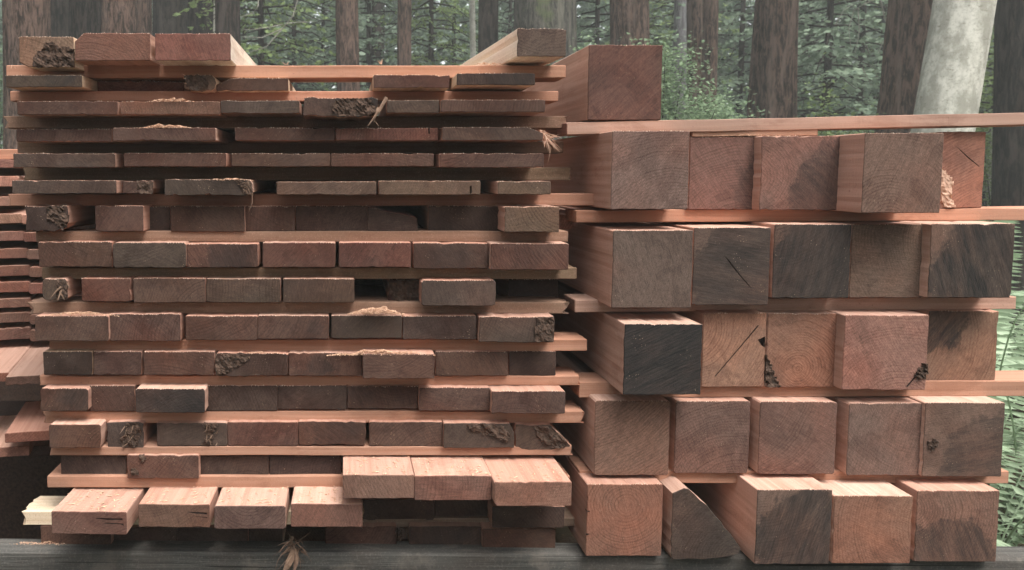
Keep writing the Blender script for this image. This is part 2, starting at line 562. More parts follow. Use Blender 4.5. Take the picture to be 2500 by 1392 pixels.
def cut_slits(o, polys, depth=0.011):
    """Cut real splits into an end: each polygon is taken out of the solid to the given depth."""
    for pl in polys:
        pl = jag(pl, .00022, .004, random.Random(int(abs(pl[0][0]) * 1e4)))
        n = len(pl)
        ar = sum(pl[i][0] * pl[(i + 1) % n][1] - pl[(i + 1) % n][0] * pl[i][1] for i in range(n))
        if ar < 0:
            pl = pl[::-1]
        cx = sum(p[0] for p in pl) / n
        cz = sum(p[1] for p in pl) / n
        v = [(x, -0.02, z) for x, z in pl] + [(cx + (x - cx) * 0.6, depth, cz + (z - cz) * 0.6) for x, z in pl]
        f = [tuple(range(n)), tuple(reversed(range(n, 2 * n)))]
        f += [(i, n + i, n + (i + 1) % n, (i + 1) % n) for i in range(n)]
        cm = mesh('cutter', v, f, [M_END, M_SIDE, M_CRACK], [2] * len(f))
        if len(o.data.materials) < 3:
            o.data.materials.append(M_CRACK)
        co = link('cutter', cm, None, o.location, o.rotation_euler)
        mod = o.modifiers.new('cut', 'BOOLEAN')
        mod.object = co
        mod.operation = 'DIFFERENCE'
        mod.solver = 'EXACT'
        bpy.context.view_layer.update()
        dg = bpy.context.evaluated_depsgraph_get()
        nm = bpy.data.meshes.new_from_object(o.evaluated_get(dg))
        o.modifiers.clear()
        old = o.data
        if len(nm.polygons) < len(old.polygons) or max(v.co.y for v in nm.vertices) < .2:
            bpy.data.meshes.remove(nm)
            nm = old.copy()
        o.data = nm
        nm.name = old.name
        bpy.data.meshes.remove(old)
        bpy.data.objects.remove(co)
        bpy.data.meshes.remove(cm)


def strip(name, xl, xr, yt, yb, Y, side='orange', depth=0.07, tilt=0, broken=0.0, yt2=None, yb2=None, tint=None):
    """A sticker (spacer strip) lying across the stack; its long edge faces the camera."""
    yt2 = yt if yt2 is None else yt2
    yb2 = yb if yb2 is None else yb2
    A = at(xl, (yt + yb) / 2, Y)
    B = at(xr, (yt2 + yb2) / 2, Y)
    h = ((at(xl, yt, Y) - at(xl, yb, Y)).length + (at(xr, yt2, Y) - at(xr, yb2, Y)).length) / 2
    L = (B - A).length
    rg = random.Random(int(xl * 13 + yt * 7))
    loop = rect_loop(-depth / 2, -h / 2, depth / 2, h / 2, 0.0012, 0.0004, 0.009, None, rg)
    n = max(6, int(L / 0.07))
    ys = [L * i / n for i in range(n + 1)]
    me = prism(name, loop, ys, (M_END, M_SIDE), 0.0012, broken, 0.0007, rg)
    ang = math.asin((B.z - A.z) / L)
    o = link(name, me, None, (A.x, Y + depth / 2, A.z))
    o.rotation_euler = (Matrix.Rotation(-R(90), 3, 'Z') @ Matrix.Rotation(ang, 3, 'X')).to_euler()
    sd = SIDES[side] if isinstance(side, str) else side
    wood_props(o, tint or tuple(c * 0.75 for c in sd), sd, depth, h, 0.5)
    return o


# ------------------------------------------------------------------ ground
gme = mesh('ground', [(-60, -40, 0), (60, -40, 0), (60, 80, 0), (-60, 80, 0)], [(0, 1, 2, 3)], [M_GROUND])
tag(link('ground', gme), kind='structure')

ORD = ['first', 'second', 'third', 'fourth', 'fifth', 'sixth', 'seventh', 'eighth', 'ninth', 'tenth', 'eleventh',
       'twelfth', 'thirteenth', 'fourteenth', 'fifteenth', 'sixteenth']
LOOK = {'b': 'brown', 'd': 'dark brown', 'g': 'grey-brown', 'r': 'reddish', 't': 'tan', 'p': 'pale pinkish', 'k': 'blackened'}

# ------------------------------------------------------------------ left stack: boards, layer by layer from the top
# x0, y0, x1, y1 (photo pixels of the near end), depth, tone, options
ROWS = [
    [(47, 90, 180, 164, .00, 't', dict(cuts={'bl': (22, 12)}, side='cream', L=2.2, look='tan board end with big rotted knot')),
     (182, 81, 367, 148, -.01, 'r', dict(cuts={'tl': (24, 20)}, L=2.4, look='rough purplish board end with clipped corner')),
     (378, 82, 563, 148, -.01, 'r', dict(L=1.15, yaw=R(0), side=(.85, .76, .66), look='reddish thick board end with bright right side')),  # side colour paled to carry the white glare of skylight
     (1262, 70, 1384, 138, -.02, 'g', dict(L=1.6, yaw=R(4.2), side=(.86, .81, .71), look='grey-brown square-cut timber end standing highest'))],  # glare on the left side is put into its pale colour
    [(13, 184, 200, 213, .00, 'g', dict(side='cream', L=0.5, stain=(.6, 150, 190, 40))),
     (225, 198, 450, 226, .09, 'r', dict(jit=.002, L=2.0, mul=.8)),
     (450, 183, 524, 222, .02, 't', dict(jit=.003, side='cream', L=0.35, rad=.006, look='short broken stub with pale rounded edge')),
     (528, 191, 704, 222, .03, 'b', dict(cuts={'tl': (34, 16)}, L=0.30, side='cream')),
     (912, 183, 1098, 215, .00, 'r', dict(L=0.55, side='cream')),
     (1115, 179, 1306, 208, -.01, 'd', dict(L=2.3, side='cream', stain=(.6, 1240, 190, 70)))],
    [(41, 247, 287, 280, .00, 'b', {}), (294, 248, 537, 280, .00, 'p', {}),
     (538, 246, 731, 277, .00, 'g', {}),
     (740, 240, 923, 284, -.01, 'd', dict(jit=.002, cuts={'br': (10, 12)}, look='rotted dark board end with torn right edge', stain=(.95, 870, 270, 50))),
     (945, 245, 1072, 276, .00, 'g', {}), (1077, 244, 1331, 274, -.01, 'b', {})],
    [(40, 315, 272, 346, .02, 'b', {}), (275, 312, 526, 344, -.005, 'b', {}),
     (573, 312, 818, 343, .015, 'b', {}), (820, 313, 1070, 343, .01, 'r', dict(slits=[[(1044, 308), (1050, 308), (1050, 329), (1046, 331)]])),
     (1080, 311, 1326, 343, .00, 'g', dict(cuts={'tr': (40, 14)}, look='grey-brown board end with frayed orange splinters'))],
    [(32, 375, 281, 409, .00, 'g', dict(L=.9)), (302, 374, 552, 407, .005, 'r', {}), (565, 375, 806, 407, .005, 'b', {}),
     (808, 375, 1059, 407, .005, 'b', {}), (1074, 375, 1328, 409, .00, 'b', {})],
    [(29, 441, 284, 473, -.005, 'g', dict(L=.8)), (300, 442, 372, 474, .01, 'b', dict(jit=.002, cuts={'br': (10, 14)})),
     (402, 439, 616, 477, .00, 'g', dict(jit=.0012, cuts={'tr': (6, 10), 'br': (14, 8)})),
     (675, 444, 919, 476, .00, 't', {}),
     (925, 442, 1173, 476, .00, 't', dict(slits=[[(1146, 452), (1152, 450), (1153, 474), (1147, 479)]])),
     (1216, 443, 1345, 475, -.01, 't', {})],
    [(62, 503, 165, 565, .00, 'd', dict(jit=.002, cuts={'br': (24, 20)})), (232, 503, 350, 565, .01, 'b', {}),
     (351, 505, 415, 565, .06, 'd', {}), (416, 504, 597, 566, .03, 'b', {}), (598, 504, 720, 565, .04, 'b', {}),
     (722, 503, 898, 565, .045, 'd', dict(mul=.6)), (898, 508, 1020, 565, .04, 'd', dict(poly=[(898, 565), (898, 504), (940, 516), (1018, 532), (1020, 565)])),
     (1046, 503, 1229, 566, .05, 'd', {}), (1232, 505, 1366, 567, -.02, 't', {})],
    [(94, 591, 273, 652, .00, 'b', dict(jit=.001)), (276, 593, 454, 654, -.005, 'g', dict(rad=.004)), (456, 596, 629, 653, .00, 'b', dict(stain=(.55, 560, 610, 60))),
     (641, 593, 818, 653, .00, 'r', {}), (827, 593, 1004, 653, .00, 'r', {}), (1010, 594, 1192, 656, .00, 'b', dict(stain=(.35, 1100, 640, 50))),
     (1198, 595, 1388, 659, -.015, 'r', {})],
    [(104, 681, 163, 732, .00, 'g', dict(jit=.002, rad=.004)), (199, 680, 318, 736, .00, 'r', dict(rings=1)),
     (326, 680, 501, 739, .00, 'b', {}), (503, 681, 684, 739, .002, 'g', {}), (691, 681, 865, 739, .00, 'g', {}),
     (948, 682, 1026, 739, .05, 'd', dict(jit=.003)), (1029, 685, 1210, 747, -.01, 'g', dict(rad=.004, cuts={'br': (8, 4)})),
     (1240, 682, 1362, 738, .10, 'd', {})],
    [(85, 772, 265, 833, -.01, 'b', dict(rad=.003)), (267, 767, 440, 833, .00, 'b', dict(jit=.001)), (452, 772, 628, 831, .00, 'b', {}),
     (629, 771, 802, 828, .00, 'b', dict(stain=(.4, 770, 800, 26))), (809, 771, 981, 826, .00, 'g', {}), (983, 772, 1163, 829, .00, 'd', {}), (1170, 774, 1353, 836, -.01, 'g', dict(jit=.001))],
    [(106, 859, 225, 916, .00, 'd', dict(side='tan')), (228, 859, 345, 916, .005, 'b', {}), (350, 859, 523, 916, .00, 'r', dict(rings=1)),
     (525, 863, 703, 918, .00, 'd', dict(jit=.0015, rad=.004, look='dark board end with round knothole')),
     (705, 862, 884, 918, .00, 'b', dict(stain=(.5, 775, 890, 30))), (886, 865, 1061, 925, -.025, 'p', dict(tone=(.2, .14, .11), look='lighter proud board end under sawdust')),
     (1064, 859, 1241, 918, .01, 'b', {}), (1243, 858, 1357, 917, .02, 'd', {})],
    [(98, 949, 215, 1004, -.01, 'b', dict(rad=.004, stain=(.5, 170, 968, 45))), (217, 942, 329, 1004, .01, 'b', {}),
     (330, 950, 500, 1008, -.02, 'k', dict(rad=.003, stain=(.4, 440, 985, 60), look='blackened board end standing proud of its neighbours')),
     (503, 942, 677, 1003, .015, 'd', {}), (678, 942, 846, 1000, .015, 'd', {}), (848, 943, 1021, 998, .015, 'b', dict(stain=(.4, 870, 960, 40))),
     (1023, 947, 1196, 1003, .00, 'b', {}), (1200, 956, 1380, 1010, -.02, 'r', dict(tone=(.15, .09, .075)))],
    [(120, 1037, 246, 1094, -.02, 'p', dict(tone=(.19, .115, .085), rad=.003)), (262, 1032, 352, 1094, .00, 'g', dict(jit=.002)), (383, 1033, 554, 1089, .00, 'g', {}),
     (556, 1031, 727, 1089, .00, 'r', {}), (729, 1030, 893, 1087, .00, 'b', dict(jit=.001, cuts={'br': (4, 16)}, stain=(.4, 830, 1060, 50))), (902, 1031, 1080, 1090, .00, 'b', {}),
     (1083, 1034, 1256, 1094, -.01, 'g', dict(cuts={'tr': (12, 24)})), (1259, 1036, 1393, 1098, .00, 'g', dict(poly=[(1259, 1098), (1259, 1036), (1345, 1037), (1372, 1066), (1393, 1088), (1391, 1098)], jit=.002))],
    [(148, 1110, 308, 1163, .01, 'd', {}), (310, 1112, 485, 1169, -.01, 'b', {}), (487, 1112, 656, 1163, .01, 'd', {}), (658, 1112, 832, 1163, .01, 'd', {}),
     (836, 1160, 1011, 1217, -.09, 'p', dict(tone=(.24, .15, .115), L=1.9)), (1012, 1162, 1200, 1222, -.09, 'p', dict(rings=1, tone=(.24, .14, .11))), (1207, 1177, 1396, 1236, -.11, 'p', dict(cuts={'bl': (6, 8)}))],
    [(124, 1250, 310, 1305, -.10, 'p', dict(tone=(.22, .12, .09), yaw=R(-2), slits=[[(222, 1263), (312, 1263), (312, 1268), (262, 1270), (225, 1265)], [(240, 1277), (300, 1279), (312, 1284), (312, 1276), (262, 1274)]])),
     (337, 1232, 512, 1288, -.08, 'p', dict(tone=(.21, .13, .1), yaw=R(-1), slits=[[(445, 1247), (514, 1250), (514, 1256), (470, 1253)], [(455, 1257), (514, 1262), (514, 1265)]])),
     (523, 1236, 697, 1292, -.085, 'p', dict(tone=(.17, .11, .09), rings=1, heart=(610, 1200), rad=.003)), (710, 1231, 885, 1287, -.08, 'p', dict(rings=1, tone=(.24, .13, .095))),
     (887, 1220, 1060, 1271, .03, 'd', {}), (1062, 1220, 1193, 1271, .04, 'd', {}), (1202, 1237, 1379, 1289, -.01, 'd', {})],
    [(99, 1284, 270, 1334, .00, 'b', {}), (271, 1288, 432, 1340, .02, 'd', {}), (433, 1288, 605, 1341, .02, 'd', {}), (607, 1288, 690, 1341, .03, 'd', {}),
     (794, 1286, 968, 1342, .01, 'b', {}), (1000, 1286, 1174, 1344, .01, 'd', dict(stain=(.5, 1080, 1310, 70))), (1178, 1291, 1356, 1349, .00, 'b', {})],
]
BOARDS = {}
for ri, row in enumerate(ROWS):
    for bi, (x0, y0, x1, y1, Y, tone, op) in enumerate(row):
        op = dict(op)
        look = op.pop('look', None)
        tn = op.pop('tone', tone)
        op.setdefault('yaw', R(random.Random(ri * 50 + bi).uniform(-0.35, 0.35)))
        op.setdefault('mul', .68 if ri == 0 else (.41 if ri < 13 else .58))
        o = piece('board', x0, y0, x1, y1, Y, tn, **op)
        wd = look or (LOOK[tone] + ' sawn board end')
        lay = 'top' if ri == 0 else ('bottom' if ri == 15 else ORD[ri])
        tag(o, f'{wd}, {ORD[bi]} from left in {lay} layer, left stack', 'board', 'boards in the left stack')
        BOARDS[(ri, bi)] = o

# filler boards added to keep the gaps between board ends dark
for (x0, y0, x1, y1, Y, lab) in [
        (166, 503, 231, 564, .34, 'dark filler board added deep in the gap at the seventh layer, far left'),
        (1019, 504, 1046, 562, .40, 'dark filler board added deep in the narrow gap at the seventh layer, right'),
        (162, 683, 198, 732, .38, 'dark filler board added deep in the gap beside the splintered stub'),
        (866, 683, 947, 736, .40, 'dark filler board added deep behind the sawdust heap in the ninth layer'),
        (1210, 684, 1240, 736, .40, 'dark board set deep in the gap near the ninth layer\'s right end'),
        (352, 1034, 383, 1088, .30, 'dark filler board added deep in the gap beside the hollow board end'),
        (246, 1034, 262, 1088, .30, 'dark filler board added deep in the narrow gap of the thirteenth layer'),
        (690, 1290, 793, 1338, .30, 'dark filler board added deep behind the hanging bark scrap'),
        (526, 314, 573, 343, .45, 'dark filler board added deep in the gap at the fourth layer'),
        (616, 444, 675, 475, .45, 'dark filler board added deep in the gap beside the frayed end, sixth layer'),
        (372, 444, 402, 475, .42, 'dark filler board added deep in the small gap of the sixth layer'),
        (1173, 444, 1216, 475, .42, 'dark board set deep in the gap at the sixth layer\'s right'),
        (968, 1290, 1000, 1340, .25, 'dark filler board added deep in the gap of the bottom layer')]:
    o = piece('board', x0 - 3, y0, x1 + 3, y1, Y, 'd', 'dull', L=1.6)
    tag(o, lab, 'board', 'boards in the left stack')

# spacer strips of the left stack: under layer i
STRIPS = [
    (15, 1380, 160, 190, .06, 'orange', 0), (24, 1362, 223, 247, .06, 'rust', 0), (13, 1381, 284, 313, .09, 'dull', .006),
    (42, 1374, 346, 374, .15, 'dull', 0), (58, 1390, 409, 440, .11, 'drab', .003), (22, 1467, 474, 503, .08, 'rust', .003),
    (87, 1386, 565, 591, .035, 'dull', 0), (102, 1407, 654, 681, .035, 'drab', 0), (74, 1381, 738, 766, .03, 'dull', .008),
    (120, 1432, 829, 857, .025, 'orange', 0), (97, 1413, 918, 941, .02, 'orange', .002), (107, 1422, 1004, 1033, .015, 'orange', .004),
    (122, 1395, 1090, 1112, .00, 'rust', .003), (115, 1390, 1163, 1191, .00, 'orange', 0), (57, 882, 1249, 1282, .00, 'cream', .005)]
for i, (xl, xr, yt, yb, Y, sd, br) in enumerate(STRIPS):
    y2 = (yt, yb)
    if i == 5:
        y2 = (472, 502)
    o = strip('spacer_strip', xl, xr, yt, yb, Y, sd, 0.075, 0, br, y2[0], y2[1])
    w = {'orange': 'orange', 'tan': 'tan', 'cream': 'pale cream', 'olive': 'drab olive', 'pink': 'pinkish', 'dull': 'dull brown', 'rust': 'rusty brown', 'drab': 'drab'}[sd]
    lay = 'top' if i == 0 else ORD[i]
    tag(o, f'{w} spacer strip lying directly beneath the {lay} layer of the left stack', 'spacer', 'spacer strips of the left stack')

o = strip('spacer_strip', 884, 1418, 1270, 1284, .03, 'dull', .06, 0, 0, 1262, 1289)
tag(o, 'dim brown spacer strip low in the left stack, right of the projecting boards', 'spacer', 'spacer strips of the left stack')

# ------------------------------------------------------------------ right stack: square beams
BEAMS = [
    [(1436, 110, 1616, 293, .055, 'r', dict(tone=(.15, .085, .068), stain=(.35, 1470, 160, 190), look='single big dark red square beam on top'))],
    [(1493, 320, 1682, 511, -.02, 'b', dict(tone=(.16, .115, .095))), (1683, 335, 1842, 512, .06, 'r', dict(tone=(.19, .105, .085), stain=(.6, 1880, 460, 85), rings=1)),  # second beam's dark right edge is painted shade of the third
     (1858, 332, 2048, 513, .03, 'r', dict(tone=(.19, .11, .09), stain=(.65, 2090, 490, 165))), (2108, 325, 2300, 520, -.045, 'b', dict(tone=(.17, .115, .09))),  # third beam's dark right part is painted shade of the fourth
     (2296, 322, 2403, 508, .07, 'p', dict(tone=(.34, .17, .12), rings=1, look='orange-pink cracked beam end half hidden',
                                            slits=[[(2318, 346), (2360, 381), (2401, 414), (2401, 417), (2358, 384)]]))],
    [(1495, 563, 1690, 752, -.03, 'b', dict(tone=(.13, .098, .08))), (1692, 556, 1879, 745, -.01, 'k', dict(tone=(.11, .08, .066), stain=(.72, 1815, 665, 135), slits=[[(1756, 610), (1770, 622), (1806, 668), (1850, 718), (1836, 706), (1798, 664)]], look='blackened beam end with diagonal split')),
     (1888, 548, 2076, 728, -.01, 'k', dict(tone=(.10, .075, .064), stain=(.8, 2010, 650, 140), look='black-streaked beam end')), (2077, 548, 2256, 727, .008, 'b', dict(tone=(.16, .11, .085))),
     (2270, 547, 2474, 727, -.015, 'b', dict(tone=(.13, .095, .08), stain=(.97, 2390, 668, 138), look='beam end with black square-ish staining'))],
    [(1523, 792, 1713, 964, -.06, 'k', dict(stain=(1.0, 1620, 870, 190), jit=.0008, look='proud beam end stained wholly black')),
     (1715, 765, 1869, 945, .012, 'p', dict(tone=(.30, .175, .125), rings=1, look='pale beam end with straight diagonal crack',
                                            slits=[[(1866, 768), (1868, 772), (1733, 940), (1729, 940)], [(1845, 826), (1869, 815), (1869, 852), (1858, 846)]])),
     (1872, 766, 2056, 946, .012, 'p', dict(tone=(.30, .16, .115), rings=1, heart=(1950, 900), slits=[[(1871, 862), (1882, 905), (1900, 944), (1871, 944)]], look='pale red beam end with split corner')),
     (2060, 770, 2264, 952, -.015, 'p', dict(tone=(.34, .195, .15), rings=1, heart=(2200, 1010), look='palest ringed beam end with small knot', slits=[[(2210, 950), (2252, 897), (2256, 900), (2215, 952)]])),
     (2262, 760, 2434, 942, .03, 'p', dict(tone=(.24, .155, .11), stain=(.92, 2255, 765, 105), rings=1))],
    [(1452, 979, 1634, 1161, -.02, 'p', dict(tone=(.21, .125, .095), rad=.003)), (1648, 980, 1829, 1156, .00, 'b', dict(tone=(.165, .105, .083), rings=1, rad=.003)),
     (1853, 981, 2041, 1158, -.01, 'r', dict(tone=(.19, .115, .09), rings=1, rad=.003)), (2070, 985, 2254, 1161, -.01, 'b', dict(tone=(.165, .11, .09), rad=.003)),
     (2256, 984, 2449, 1164, -.02, 'b', dict(tone=(.165, .115, .09), stain=(.6, 2445, 1150, 150), look='stained beam end with a small hole'))],
    [(1432, 1183, 1617, 1358, -.045, 'r', dict(tone=(.22, .115, .085), rings=1, heart=(1530, 1230), slits=[[(1430, 1243), (1442, 1243), (1440, 1246), (1430, 1247)], [(1430, 1299), (1446, 1302), (1430, 1306)]])),
     (1640, 1187, 1813, 1366, -.05, 'g', dict(tone=(.066, .053, .046), jit=.0014, poly=[(1646, 1366), (1640, 1352), (1640, 1200), (1668, 1187), (1678, 1190), (1722, 1232), (1762, 1272), (1812, 1340), (1808, 1352), (1740, 1364)], look='triangular offcut beam end')),
     (1846, 1196, 2029, 1378, -.065, 'k', dict(tone=(.15, .11, .09), stain=(.85, 1965, 1320, 135))), (2035, 1211, 2225, 1376, -.065, 'p', dict(tone=(.26, .145, .105), rings=1)),
     (2236, 1199, 2436, 1372, -.05, 'r', dict(tone=(.22, .125, .095), stain=(.75, 2300, 1400, 150), rings=1))],
]
for ri, row in enumerate(BEAMS):
    for bi, (x0, y0, x1, y1, Y, tone, op) in enumerate(row):
        op = dict(op)
        look = op.pop('look', None)
        tn = op.pop('tone', tone)
        op.setdefault('rad', .0015)
        op.setdefault('L', 2.5)
        op.setdefault('yaw', R(random.Random(ri * 70 + bi).uniform(-0.5, 0.3)))
        op.setdefault('mul', .78)
        op.setdefault('side', (.5, .315, .25))
        o = piece('square_timber', x0, y0, x1, y1, Y, tn, **op)
        wd = look or (LOOK[tone] + ' square beam end')
        if ri == 0:
            tag(o, 'single big dark red square beam lying on top of the right stack', 'timber', 'square timbers in the right stack')
        else:
            lay = 'bottom' if ri == 5 else ORD[ri]
            tag(o, f'{wd}, {ORD[bi]} from left in {lay} layer, right stack', 'timber', 'square timbers in the right stack')
        BOARDS[('R', ri, bi)] = o

RST = [(1384, 2560, 299, 329, .055, 'pink', 273, 304, 'long pinkish spacer strip rising rightwards beneath the topmost beam'),
       (1690, 1996, 318, 333, .058, 'orange', 314, 332, 'short thin orange strip wedged under the long upper spacer'),
       (1407, 2580, 514, 543, .07, 'orange', 507, 538, 'pale orange spacer strip between the second and third beam layers'),
       (1403, 2480, 731, 765, .05, 'pink', 727, 753, 'pinkish spacer strip under the black-streaked beam layer'),
       (1414, 2580, 933, 972, .025, 'orange', 930, 966, 'orange spacer strip under the layer with the wholly black beam'),
       (1414, 2462, 1148, 1180, .01, 'orange', 1152, 1180, 'orange spacer strip above the triangular offcut layer')]
for xl, xr, yt, yb, Y, sd, yt2, yb2, lab in RST:
    o = strip('spacer_strip', xl, xr, yt, yb, Y, sd, 0.08, 0, 0, yt2, yb2)
    tag(o, lab, 'spacer', 'spacer strips of the right stack')

# a board end glimpsed behind, between the two stacks
o = piece('board', 1352, 524, 1402, 560, .14, 'p', 'pink', L=1.2, rad=.006)
tag(o, 'pinkish rounded board end tucked behind, between the two stacks', 'board')

# ------------------------------------------------------------------ sill timber under both stacks, and its blocks
A, B = at(-420, 1343, -.03), at(2900, 1368, -.03)
L = (B - A).length
loop = rect_loop(-.028, -.24, .028, 0, .004, .0012, .02)
me = prism('sill_timber', loop, [L * i / 20 for i in range(21)], (M_GREY, M_GREY), .004, .0, .0012)
o = link('sill_timber', me, None, (A.x, -.03 + .028, A.z))
o.rotation_euler = (Matrix.Rotation(-R(90), 3, 'Z') @ Matrix.Rotation(math.asin((B.z - A.z) / L), 3, 'X')).to_euler()
tag(o, 'long grey weathered sill timber running under both lumber stacks', 'timber')
SILL_Z = A.z
o2 = link('sill_timber', me, None, (A.x, 1.9, A.z), o.rotation_euler)
tag(o2, 'rear grey sill timber carrying the far ends of the stacks', 'timber')
for i, x in enumerate((-.55, .35, 1.3)):
    for j, y in enumerate((.0, 1.9)):
        bl = rect_loop(-.12, 0, .12, SILL_Z - .27, .006, .001, .03)
        b = link('support_block', prism('support_block', bl, [0, .24], (M_GREY, M_GREY), .004), None, (x, y - .12, 0))
        tag(b, f'{ORD[i]} grey support block from left under the {"front" if j == 0 else "rear"} sill timber', 'block', 'blocks under the sills')

# ------------------------------------------------------------------ second, further lumber pile at far left
P2DIR = R(12.8)
P2 = [(-90, 389, 30, 410, .5, 'r', 'first'), (-90, 430, 40, 456, .5, 'p', 'second'), (-90, 480, 26, 504, .5, 'p', 'third'), (-90, 523, 50, 546, .5, 'p', 'fourth'),
      (-90, 566, 55, 589, .5, 'b', 'fifth'), (-90, 608, 63, 632, .5, 'b', 'sixth'), (-90, 650, 68, 675, .5, 'b', 'seventh'), (-90, 690, 68, 715, .5, 'r', 'eighth'),
      (-90, 731, 70, 753, .5, 'b', 'ninth'), (-90, 766, 70, 789, .5, 'b', 'tenth'), (-90, 803, 70, 831, .5, 'b', 'eleventh')]
for i, (x0, y0, x1, y1, Y, t, od) in enumerate(P2):
    o = piece('board', x0, y0, x1, y1, Y, t, L=2.2, yaw=P2DIR, rad=.004)
    tag(o, f'{LOOK[t]} board end, {od} layer down in the far-left pile, outer column', 'board', 'boards in the far-left pile')
    if i >= 3:
        o = piece('board', x1 + 6, y0 + 1, x1 + 110, y1 + 1, Y + .02, t, L=2.2, yaw=P2DIR, rad=.004)
        tag(o, f'{LOOK[t]} board end, {od} layer down in the far-left pile, beside the stack', 'board', 'boards in the far-left pile')
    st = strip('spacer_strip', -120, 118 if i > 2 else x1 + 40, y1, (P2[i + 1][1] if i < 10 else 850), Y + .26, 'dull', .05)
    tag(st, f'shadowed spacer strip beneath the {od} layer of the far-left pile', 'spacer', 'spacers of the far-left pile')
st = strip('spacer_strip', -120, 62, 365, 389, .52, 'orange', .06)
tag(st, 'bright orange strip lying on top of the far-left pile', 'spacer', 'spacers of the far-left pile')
for x0, y0, x1, y1, Y, t, lab in [
        (-190, 916, 14, 937, .24, 'r', 'broad bare board sticking out of the far-left pile, outer one'),
        (18, 917, 150, 938, .24, 'b', 'broad bare board sticking out of the far-left pile, beside the stack'),
        (18, 1052, 190, 1076, .2, 'r', 'pale topped board low in the far-left pile, upper of two'),
        (-150, 1096, 64, 1121, .2, 'r', 'pale topped board low in the far-left pile, lower of two'),
        (70, 1086, 190, 1112, .34, 'd', 'dark board low in the far-left pile, set back behind the lower pair')]:
    o = piece('board', x0, y0, x1, y1, Y, t, L=.24 if 'low in' in lab else 2.3, yaw=P2DIR, rad=.002)  # low boards cut short to imitate shade over their far parts
    tag(o, lab, 'board', 'boards in the far-left pile')
p = at(0, 1125, .42)
for i, dy in enumerate((0, 1.5)):
    cl = rect_loop(-.14, 0, .14, p.z, .006, .001, .03)
    o = link('support_timber', prism('support_timber', cl, [0, 1.15], (M_CRACK, M_CRACK), .004), None, (-1.95 - dy * .2, .8 + dy, 0), (0, 0, -R(90)))  # near-black colour stands in for the shade under the pile
    tag(o, f'dark support timber beneath the far-left pile, {"near" if i == 0 else "far"} one', 'timber')

# ------------------------------------------------------------------ rot, knots, splinters, sawdust
def rough_patch(name, parent, poly, Y, amp=.004, mat=None, seed=0, cell=5):
    """A rough broken area on an end: its own lumpy relief, standing 1-5 mm out of the face."""
    xs = [p[0] for p in poly]
    ys = [p[1] for p in poly]

    def inside(x, y):
        c = False
        j = len(poly) - 1
        for i in range(len(poly)):
            (xi, yi), (xj, yj) = poly[i], poly[j]
            if (yi > y) != (yj > y) and x < (xj - xi) * (y - yi) / (yj - yi) + xi:
                c = not c
            j = i
        return c
    nx = max(3, int((max(xs) - min(xs)) / cell))
    ny = max(3, int((max(ys) - min(ys)) / cell))
    idx, verts, faces = {}, [], []
    rg = random.Random(seed + 5)

    def vid(i, j):
        if (i, j) not in idx:
            x = min(xs) + (max(xs) - min(xs)) * i / nx + rg.uniform(-1.3, 1.3)
            y = min(ys) + (max(ys) - min(ys)) * j / ny + rg.uniform(-1.3, 1.3)
            d = amp * (0.35 + noise.noise((x * .06 + seed, y * .06, 0)) + .6 * noise.noise((x * .2, y * .2 + seed, 1)))
            idx[(i, j)] = len(verts)
            verts.append(at(x, y, Y - max(d, -.0005) - .0008))
        return idx[(i, j)]
    for i in range(nx):
        for j in range(ny):
            cx = min(xs) + (max(xs) - min(xs)) * (i + .5) / nx
            cy = min(ys) + (max(ys) - min(ys)) * (j + .5) / ny
            if inside(cx, cy):
                faces.append((vid(i, j), vid(i, j + 1), vid(i + 1, j + 1), vid(i + 1, j)))
    # skirt back into the wood so that the patch is a solid lump
    edge = {}
    for f in faces:
        for a, b in zip(f, f[1:] + f[:1]):
            edge[(a, b)] = True
    for (a, b) in list(edge):
        if (b, a) not in edge:
            n0 = len(verts)
            verts.append(verts[a] + Vector((0, .006, 0)))
            verts.append(verts[b] + Vector((0, .006, 0)))
            faces.append((b, a, n0, n0 + 1))
    inv = parent.matrix_basis.inverted()
    me = mesh(name, [inv @ v for v in verts], faces, [mat or M_ROT])
    return link(name, me, parent)


